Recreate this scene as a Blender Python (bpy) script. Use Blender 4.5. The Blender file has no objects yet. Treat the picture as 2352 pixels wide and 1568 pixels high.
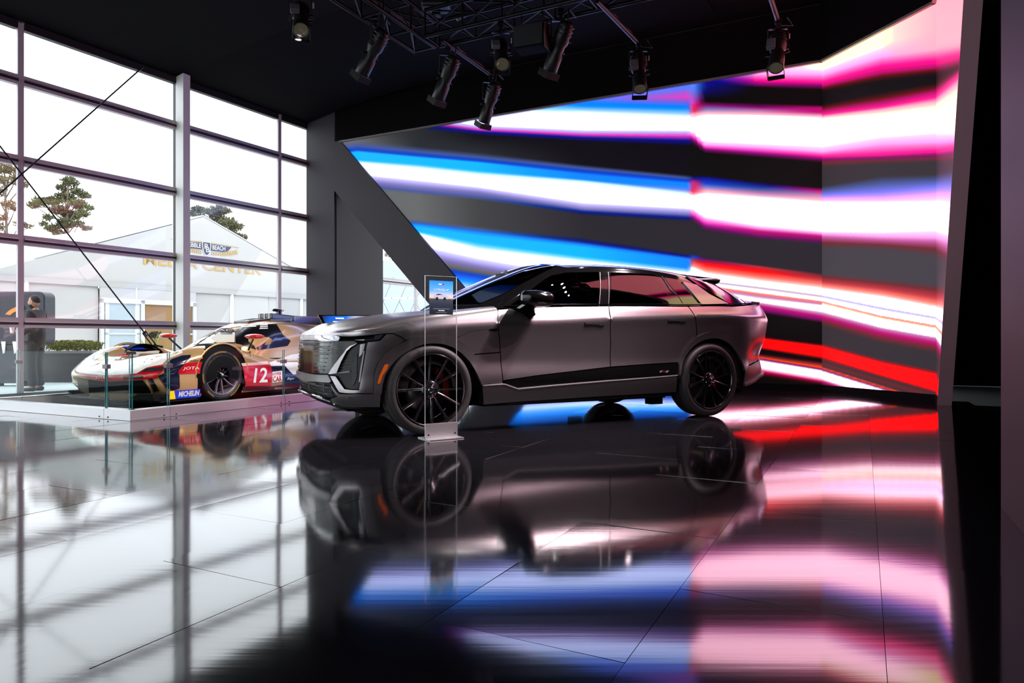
import bpy, bmesh, math, random
import numpy as np
from mathutils import Vector, Matrix
from mathutils.bvhtree import BVHTree
from mathutils.geometry import delaunay_2d_cdt

random.seed(7); np.random.seed(7)
S = bpy.context.scene
COL = S.collection

# ------------------------------------------------------------------ camera
F_PX, CX, HZ, EYE = 1585.0, 1176.0, 779.0, 0.806      # focal length (px), centre column, horizon row, eye height
cam_d = bpy.data.cameras.new('camera'); cam = bpy.data.objects.new('camera', cam_d); COL.objects.link(cam)
cam_d.sensor_width = 36.0; cam_d.lens = F_PX / 2352 * 36.0
cam_d.shift_y = (HZ - 784) / 2352.0
cam_d.clip_start = 0.05; cam_d.clip_end = 400
cam.location = (0, 0, EYE); cam.rotation_euler = (math.pi / 2, 0, 0)
S.camera = cam

# ------------------------------------------------------------------ sky: bright even overcast
W = bpy.data.worlds.new('overcast_sky'); S.world = W; W.use_nodes = True
bg = W.node_tree.nodes['Background']
bg.inputs[0].default_value = (0.92, 0.95, 1.0, 1); bg.inputs[1].default_value = 3.6

S.view_settings.view_transform = 'Standard'; S.view_settings.look = 'None'
S.view_settings.gamma = 1.0; S.view_settings.use_curve_mapping = False
S.view_settings.exposure = 0.0

# ------------------------------------------------------------------ pixel helpers
def ray(px, py): return Vector(((px - CX) / F_PX, 1.0, (HZ - py) / F_PX))
ORIG = Vector((0, 0, EYE))
def floorpt(px, py, z=0.0):
    d = (EYE - z) * F_PX / (py - HZ); return Vector(((px - CX) / F_PX * d, d, z))
def atdepth(px, py, d): return ORIG + ray(px, py) * d
def s_on(px, O, D):
    """distance along ground line O + s*D where pixel column px crosses it"""
    k = (px - CX) / F_PX
    return (k * O[1] - O[0]) / (D[0] - k * D[1])
def h_on(px, py, O, D):
    s = s_on(px, O, D); z = O[1] + s * D[1]
    return s, EYE + (HZ - py) / F_PX * z

# ------------------------------------------------------------------ object helpers
def lin(c):
    c = np.asarray(c, float) / 255.0
    return np.where(c <= 0.04045, c / 12.92, ((c + 0.055) / 1.055) ** 2.4)
MATS = {}
def mat(name, col=(128, 128, 128), rough=0.5, metal=0.0, spec=None, coat=0.0, coat_rough=0.03, ior=None,
        emit=None, emit_s=0.0, alpha=None, noise=None, bump=None, aniso=None, sheen=None, trans=None):
    """procedural principled material; col in sRGB 0-255; noise=(scale, amount) varies colour, bump=(scale, strength)"""
    if name in MATS: return MATS[name]
    m = bpy.data.materials.new(name); m.use_nodes = True
    nt = m.node_tree; p = nt.nodes['Principled BSDF']
    c = lin(col); p.inputs['Base Color'].default_value = (*c, 1)
    p.inputs['Roughness'].default_value = rough; p.inputs['Metallic'].default_value = metal
    if spec is not None: p.inputs['Specular IOR Level'].default_value = spec
    if ior: p.inputs['IOR'].default_value = ior
    if coat: p.inputs['Coat Weight'].default_value = coat; p.inputs['Coat Roughness'].default_value = coat_rough
    if emit is not None:
        p.inputs['Emission Color'].default_value = (*lin(emit), 1); p.inputs['Emission Strength'].default_value = emit_s
    if trans: p.inputs['Transmission Weight'].default_value = trans
    if aniso: p.inputs['Anisotropic'].default_value = aniso
    tc = None
    if noise or bump: tc = nt.nodes.new('ShaderNodeTexCoord')
    if noise:
        n = nt.nodes.new('ShaderNodeTexNoise'); n.inputs['Scale'].default_value = noise[0]; n.inputs['Detail'].default_value = 6
        nt.links.new(tc.outputs['Object'], n.inputs['Vector'])
        r = nt.nodes.new('ShaderNodeMix'); r.data_type = 'RGBA'
        a = noise[1]
        r.inputs['A'].default_value = (*[max(0, v * (1 - a)) for v in c], 1); r.inputs['B'].default_value = (*[min(1, v * (1 + a)) for v in c], 1)
        nt.links.new(n.outputs['Fac'], r.inputs['Factor']); nt.links.new(r.outputs['Result'], p.inputs['Base Color'])
    if bump:
        n = nt.nodes.new('ShaderNodeTexNoise'); n.inputs['Scale'].default_value = bump[0]; n.inputs['Detail'].default_value = 5
        nt.links.new(tc.outputs['Object'], n.inputs['Vector'])
        b = nt.nodes.new('ShaderNodeBump'); b.inputs['Strength'].default_value = bump[1]; b.inputs['Distance'].default_value = 0.02
        nt.links.new(n.outputs['Fac'], b.inputs['Height']); nt.links.new(b.outputs['Normal'], p.inputs['Normal'])
    MATS[name] = m; return m

def pane_mat(name, tint=(240, 246, 244), refl_ior=1.5, rough=0.0, boost=1.0):
    """thin clear sheet: lets straight light through, mirrors by Fresnel"""
    if name in MATS: return MATS[name]
    m = bpy.data.materials.new(name); m.use_nodes = True; nt = m.node_tree
    for n in list(nt.nodes): nt.nodes.remove(n)
    o = nt.nodes.new('ShaderNodeOutputMaterial'); mx = nt.nodes.new('ShaderNodeMixShader')
    t = nt.nodes.new('ShaderNodeBsdfTransparent'); g = nt.nodes.new('ShaderNodeBsdfGlossy'); f = nt.nodes.new('ShaderNodeFresnel')
    t.inputs[0].default_value = (*lin(tint), 1); g.inputs['Roughness'].default_value = rough
    g.inputs[0].default_value = (boost, boost, boost, 1)
    ge = nt.nodes.new('ShaderNodeNewGeometry'); ms = nt.nodes.new('ShaderNodeMix'); ms.data_type = 'FLOAT'
    ms.inputs['A'].default_value = refl_ior; ms.inputs['B'].default_value = 1.0 / refl_ior      # same reflection on both faces of the sheet
    nt.links.new(ge.outputs['Backfacing'], ms.inputs['Factor']); nt.links.new(ms.outputs[0], f.inputs[0])
    nt.links.new(f.outputs[0], mx.inputs[0]); nt.links.new(t.outputs[0], mx.inputs[1]); nt.links.new(g.outputs[0], mx.inputs[2])
    nt.links.new(mx.outputs[0], o.inputs[0]); MATS[name] = m; return m

def tag(o, label=None, cat=None, group=None, kind=None):
    if label: o['label'] = label
    if cat: o['category'] = cat
    if group: o['group'] = group
    if kind: o['kind'] = kind
    return o
def empty(name, loc=(0, 0, 0), rz=0.0, label=None, cat=None, group=None, kind=None, parent=None):
    o = bpy.data.objects.new(name, None); COL.objects.link(o); o.location = loc; o.rotation_euler = (0, 0, rz)
    o.empty_display_size = 0.1
    if parent: o.parent = parent
    return tag(o, label, cat, group, kind)

class MB:
    """collects polygons, then becomes one mesh object"""
    def __init__(s): s.v = []; s.f = []; s.sm = []
    def add(s, vs, fs, smooth=False):
        b = len(s.v); s.v += [tuple(v) for v in vs]; s.f += [tuple(i + b for i in q) for q in fs]; s.sm += [smooth] * len(fs); return s
    def box(s, c, d, M=None):
        x, y, z = d[0] / 2, d[1] / 2, d[2] / 2
        vs = [Vector((sx * x, sy * y, sz * z)) for sz in (-1, 1) for sy in (-1, 1) for sx in (-1, 1)]
        if M is not None: vs = [M @ v for v in vs]
        c = Vector(c); vs = [v + c for v in vs]
        return s.add(vs, [(0, 2, 3, 1), (4, 5, 7, 6), (0, 1, 5, 4), (2, 6, 7, 3), (0, 4, 6, 2), (1, 3, 7, 5)])
    def bbox(s, lo, hi):
        return s.box([(a + b) / 2 for a, b in zip(lo, hi)], [abs(b - a) for a, b in zip(lo, hi)])
    def beam(s, a, b, w, h=None, up=(0, 0, 1), ext=0.0):
        """rectangular bar from a to b, w across, h along up"""
        h = w if h is None else h; a = Vector(a); b = Vector(b); d = (b - a); L = d.length; d.normalize()
        u = Vector(up); r = d.cross(u)
        if r.length < 1e-5: r = d.cross(Vector((1, 0, 0)))
        r.normalize(); u = r.cross(d); u.normalize()
        a = a - d * ext; b = b + d * ext
        vs = [p + r * sx * w / 2 + u * sy * h / 2 for p in (a, b) for sx, sy in ((-1, -1), (1, -1), (1, 1), (-1, 1))]
        return s.add(vs, [(0, 3, 2, 1), (4, 5, 6, 7), (0, 1, 5, 4), (1, 2, 6, 5), (2, 3, 7, 6), (3, 0, 4, 7)])
    def tube(s, pts, r, n=10, cap=True, rs=None):
        pts = [Vector(p) for p in pts]; rings = []
        for i, p in enumerate(pts):
            d = (pts[min(i + 1, len(pts) - 1)] - pts[max(i - 1, 0)]).normalized()
            if i == 0:
                u = d.cross(Vector((0, 0, 1)))
                if u.length < 1e-4: u = d.cross(Vector((1, 0, 0)))
                u.normalize()
            else:
                u = (u - d * u.dot(d)).normalized()
            w = d.cross(u); rr = rs[i] if rs else r
            rings.append([p + (u * math.cos(k * 2 * math.pi / n) + w * math.sin(k * 2 * math.pi / n)) * rr for k in range(n)])
        vs = [v for R_ in rings for v in R_]; fs = []
        for i in range(len(rings) - 1):
            for k in range(n):
                k2 = (k + 1) % n; fs.append((i * n + k, i * n + k2, (i + 1) * n + k2, (i + 1) * n + k))
        s.add(vs, fs, True)
        if cap: s.add(rings[0], [tuple(range(n))[::-1]]); s.add(rings[-1], [tuple(range(n))])
        return s
    def lathe(s, prof, n=48, M=None, a0=0.0, a1=2 * math.pi, smooth=True):
        """prof: list of (radius, axial) revolved about local Y axis (axial along Y)"""
        full = abs(a1 - a0 - 2 * math.pi) < 1e-6; m = n if full else n + 1; vs = []
        for r, y in prof:
            for k in range(m):
                a = a0 + (a1 - a0) * k / n; vs.append(Vector((r * math.cos(a), y, r * math.sin(a))))
        if M is not None: vs = [M @ v for v in vs]
        fs = []
        for i in range(len(prof) - 1):
            for k in range(n):
                k2 = (k + 1) % m; fs.append((i * m + k, i * m + k2, (i + 1) * m + k2, (i + 1) * m + k))
        return s.add(vs, fs, smooth)
    def prism(s, poly, ext):
        """polygon (list of 3D points) extruded by vector ext"""
        poly = [Vector(p) for p in poly]; n = len(poly); e = Vector(ext)
        s.add(poly + [p + e for p in poly], [tuple(range(n))[::-1], tuple(range(n, 2 * n))] + [(i, (i + 1) % n, (i + 1) % n + n, i + n) for i in range(n)])
        return s
    def build(s, name, material, parent=None, bevel=0.0, recalc=True, autosm=None, kind=None):
        me = bpy.data.meshes.new(name); me.from_pydata(s.v, [], s.f)
        me.polygons.foreach_set('use_smooth', s.sm); me.update()
        if recalc:
            bm = bmesh.new(); bm.from_mesh(me); bmesh.ops.recalc_face_normals(bm, faces=bm.faces); bm.to_mesh(me); bm.free()
        o = bpy.data.objects.new(name, me); COL.objects.link(o)
        if material: me.materials.append(material)
        if parent: o.parent = parent
        if bevel:
            b = o.modifiers.new('bevel', 'BEVEL'); b.width = bevel; b.segments = 2; b.limit_method = 'ANGLE'; b.angle_limit = math.radians(40)
            b.harden_normals = False
        if autosm:
            me.polygons.foreach_set('use_smooth', [True] * len(me.polygons))
            me.set_sharp_from_angle(angle=math.radians(autosm))
        if kind: o['kind'] = kind
        return o
def part(o, name, parent):
    c = bpy.data.objects.new(name, o.data); COL.objects.link(c); c.parent = parent; return c
def copy_tree(o, parent=None):
    c = o.copy(); COL.objects.link(c); c.parent = parent
    for ch in o.children: copy_tree(ch, c)
    return c
def text_mesh(txt, size=1.0, ext=0.002, shear=0.0, bold=0.0, spacing=1.0, width=1.0):
    cu = bpy.data.curves.new('lettering', 'FONT'); cu.body = txt; cu.size = size; cu.extrude = ext; cu.shear = shear
    cu.offset = bold; cu.space_character = spacing; cu.align_x = 'CENTER'; cu.align_y = 'CENTER'; cu.resolution_u = 3
    o = bpy.data.objects.new('lettering', cu); COL.objects.link(o)
    dg = bpy.context.evaluated_depsgraph_get(); me = bpy.data.meshes.new_from_object(o.evaluated_get(dg))
    bpy.data.objects.remove(o); bpy.data.curves.remove(cu)
    vs = np.zeros(len(me.vertices) * 3); me.vertices.foreach_get('co', vs); vs = vs.reshape(-1, 3)
    vs[:, 0] *= width
    fs = [tuple(p.vertices) for p in me.polygons]; bpy.data.meshes.remove(me)
    return vs, fs
# ------------------------------------------------------------------ room axes
TH = math.radians(27)
A = Vector((math.sin(TH), math.cos(TH), 0)); B = Vector((-math.cos(TH), math.sin(TH), 0)); Z = Vector((0, 0, 1))
K = floorpt(1888, 898.4)                                  # bend of the LED wall
D2 = Vector((math.sin(math.radians(18)), -math.cos(math.radians(18)), 0))
L2 = s_on(2150, K, D2); E2 = K + D2 * L2                  # second bend
D3 = -A
LED_T, LED_B = 5.09, 0.10
CEIL = 6.0
TW = math.radians(30); WD = Vector((math.sin(TW), math.cos(TW), 0)); WN = Vector((WD.y, -WD.x, 0))   # window wall direction, inward normal
W0 = Vector(((45 - CX) / F_PX * 10.5, 10.5, 0))
def ww(t, z=0.0, off=0.0): return W0 + WD * t + WN * off + Z * z

M_black = mat('matt_black_paint', (9, 8, 10), 0.8, spec=0.1)
M_fab = mat('black_ceiling_fabric', (9, 8, 10), 0.9, spec=0.08, noise=(0.6, 0.35))
M_char = mat('charcoal_wall_paint', (62, 59, 65), 0.62, spec=0.25)
M_alu = mat('brushed_aluminium', (196, 196, 198), 0.34, 0.85, bump=(40, 0.02))
M_frame = mat('window_frame_aluminium', (196, 188, 192), 0.42, 0.2)
M_white_frame = mat('white_powder_coat', (226, 226, 222), 0.4)
M_dark = mat('black_gasket', (22, 21, 24), 0.5)
M_steel = mat('black_steel', (24, 23, 26), 0.35, 0.5)

# ------------------------------------------------------------------ floor: staggered glossy 60 x 120 tiles, each a hair out of level
def floor_material():
    m = bpy.data.materials.new('glossy_black_floor_tile'); m.use_nodes = True; nt = m.node_tree; p = nt.nodes['Principled BSDF']
    p.inputs['Base Color'].default_value = (0.008, 0.008, 0.010, 1)
    p.inputs['IOR'].default_value = 1.8; p.inputs['Roughness'].default_value = 0.075
    tc = nt.nodes.new('ShaderNodeTexCoord'); mp = nt.nodes.new('ShaderNodeMapping')
    mp.inputs['Rotation'].default_value = (0, 0, TH); mp.inputs['Scale'].default_value = (1.2, 38.0, 1.0)
    n = nt.nodes.new('ShaderNodeTexNoise'); n.inputs['Scale'].default_value = 1.0; n.inputs['Detail'].default_value = 5
    b = nt.nodes.new('ShaderNodeBump'); b.inputs['Strength'].default_value = 0.0035; b.inputs['Distance'].default_value = 0.02
    nt.links.new(tc.outputs['Object'], mp.inputs[0]); nt.links.new(mp.outputs[0], n.inputs['Vector'])
    nt.links.new(n.outputs['Fac'], b.inputs['Height']); nt.links.new(b.outputs['Normal'], p.inputs['Normal'])
    r = nt.nodes.new('ShaderNodeMapRange'); r.inputs[3].default_value = 0.05; r.inputs[4].default_value = 0.085
    nt.links.new(n.outputs['Fac'], r.inputs[0]); nt.links.new(r.outputs[0], p.inputs['Roughness'])
    return m
M_floor = floor_material()
fm = MB(); fm.bbox((-16, -8, -0.16), (16, 24, -0.012))
# sub-floor slab clipped to the inside of the window wall
def slab(z0, z1, poly):
    m = MB(); m.prism([Vector((p.x, p.y, z0)) for p in poly], (0, 0, z1 - z0)); return m
POLY = [ww(-17), ww(11.5), ww(11.5) - B * 9.5, E2 + A * 4 - B * 2.6, E2 - A * 17.1 - B * 2.6]
floor = slab(-0.155, -0.012, POLY).build('floor', mat('dark_screed', (16, 16, 17), 0.9)); tag(floor, kind='structure')
TWD, TLN = 0.58, 1.20
tiles = []; far_mb = MB()
rng = random.Random(3)
for ib in range(-8, 18):
    b0 = -0.05 + 0.58 * ib
    for ia in range(-9, 14):
        a0 = (1.66 if ib % 2 else 2.235) + TLN * ia
        c = A * (a0 + TLN / 2) + B * (b0 + TWD / 2)
        if (c - W0).dot(WN) < 0.35: continue
        if (c - E2).dot(-B) > 2.0 or (c - K).dot(Vector((D2.y, -D2.x, 0))) < -0.2 and c.y > 8: continue
        if (c - K).dot(A) > 0.3: continue
        g = 0.0008; tx, ty = rng.gauss(0, 0.0011), rng.gauss(0, 0.0016)
        P = []
        for (sa, sb) in ((-1, -1), (1, -1), (1, 1), (-1, 1)):
            q = c + A * sa * (TLN / 2 - g) + B * sb * (TWD / 2 - g); q.z = sa * TLN / 2 * tx + sb * TWD / 2 * ty - 0.0004; P.append(q)
        kx = c.x / max(c.y, .1) * F_PX + CX; vis = c.y > 0.4 and -260 < kx < 2620 and c.y < 13.5
        m = far_mb if not vis else MB()
        m.prism(P, (0, 0, -0.010))
        if vis: tiles.append((c.y, m))
tiles.sort(key=lambda q: q[0])
for i, (d, m) in enumerate(tiles):
    if i < 298: m.build('floor_tile', M_floor, floor)
    else: far_mb.add(m.v, m.f)
o = far_mb.build('floor_tiles_beyond', M_floor, floor, kind='stuff')

# ------------------------------------------------------------------ LED wall
C_ = dict(white=(255, 255, 255), cream=(255, 248, 232), pale=(222, 240, 255), pk=(255, 188, 205), pkl=(255, 178, 244), hot=(255, 30, 150), mag=(200, 26, 120),
          pur=(125, 28, 108), dr=(92, 6, 18), dk=(30, 13, 20), red=(255, 20, 26), ora=(255, 80, 40), sal=(255, 128, 112), lil=(196, 186, 250), lg=(205, 182, 208),
          cy=(0, 190, 255), cb=(0, 140, 255), bl=(10, 70, 215), db=(0, 36, 140), pg=(130, 122, 190), bg=(78, 94, 160), g1=(52, 54, 57), g2=(38, 36, 40), g3=(108, 110, 110),  # left-hand greys hold daylight on the dark panel, put into the emission
          g4=(74, 74, 76), g5=(55, 52, 58), brg=(110, 102, 95), gr=(64, 59, 63), gr2=(76, 72, 78), br=(118, 52, 56), rb=(198, 62, 72), per=(128, 128, 245), gm=(196, 88, 156),
          rp=(240, 44, 96), pl=(206, 130, 186), blk=(16, 6, 13), nb=(100, 140, 245), sky=(70, 140, 255), pn=(240, 70, 200))
def rows(cols, txt):
    """each line: colour name(s), then one y per column"""
    n = len(cols); out = []
    for ln in txt.strip().splitlines():
        t = ln.split(); cs = t[0].split(','); cs = cs + [cs[-1]] * (n - len(cs)); ys = [float(v) for v in t[1:1 + n]]
        out.append(([C_[c] for c in cs], ys))
    return out
R1 = ([820, 960, 1100, 1340, 1580], """sky 120 160 200 222 196
sky,sky,sky,sky,pn 150 180 210 228 222
cb 170 200 225 242 248
cy,cy,cy,pale,pale 180 215 240 256 266
white 190 225 250 262 275
white 220 260 287 297 298
lil 235 275 292 303 304
pn,pur,pn,pn,pn 240 281 297 309 312
db 246 288 303 317 324
g1,g1,g2,g2,g2 254 296 311 325 335
g3,g1,g1,g2,g2 322 336 350 378 402
bg 335 348 361 386 409
bl 344 357 369 394 415
cy,cy,cy,cb,cb 349 362 374 401 422
cy,cy,cy,cb,nb 366 376 391 411 436
pale 372 384 399 417 444
white 378 392 409 427 452
white 398 412 428 464 477
lil 405 420 434 471 483
pg 415 430 442 480 492
bg,bg,bg,db,db 425 440 453 487 501
g3,g3,g4,g5,g5 432 447 460 494 508
g3,g3,g4,g5,g5 498 503 520 546 583
bg,bg,bg,db,db 505 511 527 555 589
cb 510 516 534 562 595
cy,cy,cy,cy,cb 517 522 542 568 600
cy,cy,cy,cy,cb 525 530 556 588 614
white 533 537 573 601 627
white 548 560 591 632 660
lil 556 572 602 645 672
pg 566 585 613 657 684
brg 580 600 624 668 700
bl 590 612 634 680 712
cb 600 625 648 692 725
white 620 645 668 712 745
white 640 668 690 740 775
lil 655 685 708 756 790
g2 675 705 728 775 806
bl 700 735 760 800 822
cy 715 755 785 818 838
white 730 775 800 836 852
bl 760 800 830 858 866
g2 790 820 850 870 878""")
R2 = ([1592, 1620, 1745, 1888], """sky,bl,cream,cream 120 120 130 130
bl,bl,pkl,cream 165 150 160 158
bl,bl,pkl,pkl 175 160 170 170
bl,bl,hot,hot 183 172 185 189
nb,db,pur,pur 195 186 195 197
nb,db,dk,dk 212 196 201 207
pn,dk,dk,dk 236 232 236 241
rp,pur,pur,mag 245 240 246 248
rp,pg,pl,mag 256 250 255 258
pk 264 259 262 267
white 274 266 266 272
white 300 322 328 333
pkl 306 332 338 348
pn,pn,pn,hot 312 338 346 359
pur 320 344 354 365
dk 332 352 362 374
dk 404 402 418 431
db,db,db,mag 408 408 424 438
rp,bl,bg,pl 418 420 435 448
rp,pk,pl,pk 440 438 444 458
white 450 446 455 465
white 478 497 517 530
pkl 484 503 523 535
pn,pn,mag,mag 492 512 532 543
pur 500 521 541 551
g5 508 530 549 561
g5 583 592 609 627
bl,pur,rb,br 588 597 613 632
rb,red,red,rb 598 606 622 641
sal 608 619 636 652
white 616 628 646 663
white 632 642 657 676
lg 636 646 661 680
white 642 650 666 685
white 648 654 671 690
sal 651 657 675 693
pl 656 662 680 698
white 662 667 687 702
white 672 676 693 714
pl 678 682 697 720
mag 686 690 703 727
pur 694 698 711 735
dk 704 708 720 742
dk 752 756 772 790
red 757 761 778 796
red 775 779 796 818
dk 780 784 802 826
dk 790 794 810 829
br 797 800 817 836
ora 801 804 821 844
pur 804 807 824 848
white 808 812 829 852
white 824 828 843 867
pk 828 832 847 871
mag 832 836 852 876
dr 840 844 858 880
blk 848 852 866 886""")
R3 = ([1889, 2025, 2157], """cream,cream,pk 146 80 12
cream,cream,pk 158 105 60
pkl,pkl,pk 172 130 112
hot 189 153 139
mag 197 166 153
dr 203 176 161
dk 210 186 170
dk 240 211 188
dr 247 224 199
mag 256 237 210
hot 263 246 221
pk 268 252 233
cream 273 262 245
white,white,cream 290 280 260
white,white,cream 333 309 300
pkl 348 330 325
hot 359 355 347
pur 366 362 356
br 373 368 364
gr 383 376 371
gr 428 404 401
bg,bg,bg 438 421 414
per 447 440 428
pkl 457 456 447
white 466 467 468
white 530 530 524
pkl 536 542 544
gm 545 552 557
br 557 562 572
gr2 570 572 590
gr2 628 641 655
br 636 650 666
rb 647 662 683
sal 655 672 697
white 664 683 708
white 676 703 726
lil 680 708 731
white 686 714 737
white 690 723 746
sal 693 727 751
cream 698 732 756
white 714 750 774
pl 720 755 778
mag 727 764 789
br 738 777 801
gr 748 788 813
gr 789 825 852
red 797 834 862
red 818 860 898
gr 828 867 905
br 836 876 915
gr 842 884 925
ora 845 888 932
pur 849 891 936
white 854 896 945
white 869 912 960
mag 876 920 970
blk 886 930 982""")
def r4():
    """side return: the streaks run on and fall towards the visitor"""
    base = rows(*R3); y2 = [-60, 40, 105, 120, 138, 144, 148, 150, 154, 159, 166, 182, 205, 250, 300, 320, 337, 350, 362, 372, 385, 405, 425, 450, 480, 545, 560, 590, 612, 630,
                            655, 675, 690, 705, 725, 760, 775, 790, 805, 815, 830, 865, 878, 905, 930, 960, 1010, 1030, 1090, 1105, 1120, 1135, 1140, 1150, 1160, 1180, 1190, 1200]
    return [([c[2], c[2]], [ys[2], y]) for (c, ys), y in zip(base, y2)]
def led_material():
    m = bpy.data.materials.new('led_screen_surface'); m.use_nodes = True; nt = m.node_tree; p = nt.nodes['Principled BSDF']
    p.inputs['Base Color'].default_value = (0.006, 0.006, 0.0065, 1); p.inputs['Roughness'].default_value = 0.6
    p.inputs['Specular IOR Level'].default_value = 0.2
    at = nt.nodes.new('ShaderNodeAttribute'); at.attribute_name = 'light'
    nt.links.new(at.outputs['Color'], p.inputs['Emission Color']); p.inputs['Emission Strength'].default_value = 1.0
    return m
M_led = led_material()
WARM, COOL = np.array([4.8, 2.4, 3.2]), np.array([2.1, 2.4, 4.2])    # what the white cores really emit
def led_color(c, core):
    """display colour (sRGB) -> emitted radiance; near-white runs far brighter than the camera can hold"""
    l = lin(c); mn = l.min(axis=-1, keepdims=True); mx = l.max(axis=-1, keepdims=True)
    sat = np.clip((mx - 0.25) / 0.75, 0, 1)
    wc = np.clip((mn - 0.80) / 0.20, 0, 1); hot = np.clip((l - 0.82) / 0.18, 0, 1)
    return np.maximum(l - 0.018, 0) + 1.4 * hot * (1 - wc) + (core - 1) * wc
def led_panel(name, O, D, nrm, smax, regions, parent, ns, nh, core=lambda s: WARM):
    """regions: list of (px list or None, svals, rows); colour from the column profiles, converted to wall (s,h)"""
    tabs = []
    for (svals, depth, rws) in regions:
        H_ = np.array([[EYE + (HZ - y) / F_PX * d for y, d in zip(ys, depth)] for cs, ys in rws])       # rows x cols
        Cc = np.array([[np.array(c, float) for c in cs] for cs, ys in rws])
        tabs.append((np.array(svals), H_, Cc))
    vs, cols, fs = [], [], []
    hs = np.linspace(LED_B, LED_T, nh)
    for j, h in enumerate(hs):
        sm = smax(h)
        for i in range(ns + 1):
            s = sm * i / ns
            best = None
            ev = []
            for (sv, H_, Cc) in tabs:
                sc = min(max(s, sv.min()), sv.max())
                o_ = np.argsort(sv); k = np.interp(sc, sv[o_], np.arange(len(sv))); k0 = int(min(math.floor(k), len(sv) - 2)); w = k - k0
                i0, i1 = o_[k0], o_[k0 + 1]
                hc = H_[:, i0] * (1 - w) + H_[:, i1] * w; cc = Cc[:, i0] * (1 - w) + Cc[:, i1] * w
                o2 = np.argsort(hc); ev.append((abs(s - sc), np.array([np.interp(h, hc[o2], cc[o2, q]) for q in range(3)])))
            if len(ev) == 1: c = ev[0][1]
            else:
                a, b = ev[0][0], ev[1][0]; tt = a + b
                c = ev[0][1] if a == 0 and b > 0 else ev[1][1] if b == 0 and a > 0 else (ev[0][1] + ev[1][1]) / 2 if tt == 0 else (ev[0][1] * b + ev[1][1] * a) / tt
            q = O + D * s; vs.append((q.x, q.y, h)); cols.append(led_color(c, core(s)))
    n1 = ns + 1
    for j in range(nh - 1):
        for i in range(ns): fs.append((j * n1 + i, j * n1 + i + 1, (j + 1) * n1 + i + 1, (j + 1) * n1 + i))
    me = bpy.data.meshes.new(name); me.from_pydata(vs, [], fs); me.update()
    if me.polygons[0].normal.dot(nrm) < 0: me.flip_normals()
    at = me.color_attributes.new('light', 'FLOAT_COLOR', 'POINT')
    at.data.foreach_set('color', np.hstack([np.array(cols), np.ones((len(cols), 1))]).astype(np.float32).ravel())
    me.materials.append(M_led)
    o = bpy.data.objects.new(name, me); COL.objects.link(o); o.parent = parent
    return o
N1, N2, N3 = -A, Vector((D2.y, -D2.x, 0)), B
def colset(R, O, D):
    cols, txt = R; sv = [s_on(x, O, D) for x in cols]; dp = [O.y + s * D.y for s in sv]; return sv, dp, rows(cols, txt)
def led_left(h): return max(0.3, 9.63 - (5.19 - h) * 0.954)
_p1, _p2 = h_on(2160, 883, E2, D3), h_on(2218.6, 0, E2, D3)
T3 = lambda h: _p1[0] + (h - _p1[1]) * (_p2[0] - _p1[0]) / (_p2[1] - _p1[1])
_q1, _q2 = h_on(2180, 935, E2, D3), h_on(2247, 0, E2, D3)
T3o = lambda h: _q1[0] + (h - _q1[1]) * (_q2[0] - _q1[0]) / (_q2[1] - _q1[1])
print('T3', [round(v, 2) for v in (*_p1, *_p2, *_q1, *_q2)])
SPLIT = s_on(1590, K, B)
led = empty('led_screen', K, 0, 'wraparound LED screen with pink, white and blue light streaks behind the cars', 'screen')
def at_led(o): o.location = -K; return o
at_led(led_panel('screen_panel', K, B, N1, led_left, [colset(R1, K, B), colset(R2, K, B)], led, 130, 360, lambda s: WARM if s < SPLIT else COOL))
at_led(led_panel('screen_panel', K, D2, N2, lambda h: L2, [colset(R3, K, D2)], led, 40, 360))
rr = r4(); t3 = [0.0, s_on(2212, E2, D3)]
at_led(led_panel('screen_panel', E2, D3, N3, T3, [(t3, [E2.y + t * D3.y for t in t3], rr)], led, 16, 360))
# cabinet backs, plinth and edge trims
def strip(O, D, nrm, s0, s1, z0, z1, o0, o1):
    P = [O + D * s0 + nrm * o0, O + D * s1 + nrm * o0, O + D * s1 + nrm * o1, O + D * s0 + nrm * o1]
    return MB().prism([Vector((p.x, p.y, z0)) for p in P], (0, 0, z1 - z0))
M_trim = mat('satin_trim', (120, 112, 112), 0.45, 0.3)
for O, D, nrm, s1 in ((K, B, N1, 5.7), (K, D2, N2, L2), (E2, D3, N3, T3(0))):
    at_led(strip(O, D, nrm, 0, s1, 0.0, LED_B, -0.10, 0.012).build('plinth', M_black, led))
for O, D, nrm, s1 in ((K, B, N1, 9.6), (K, D2, N2, L2), (E2, D3, N3, 3.8)):
    at_led(strip(O, D, nrm, 0, s1, LED_T, LED_T + 0.035, -0.10, 0.05).build('top_trim', M_trim, led))
    P = [(0, LED_B), (led_left(LED_B) if D is B else T3(LED_B) if D is D3 else s1, LED_B), (T3(LED_T) if D is D3 else s1, LED_T), (0, LED_T)]
    at_led(MB().prism([O + D * s - nrm * 0.004 + Z * h for s, h in P], -nrm * 0.08).build('cabinet', M_black, led))
m = MB(); m.prism([E2 + D3 * t + N3 * 0.02 + Z * h for h, t in ((0, T3(0)), (5.9, T3(5.9)), (5.9, T3(5.9) + .015), (0, T3(0) + .015))], -N3 * 0.15)
at_led(m.build('side_trim', mat('mauve_grey_panel', (176, 132, 144), 0.55), led))

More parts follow.
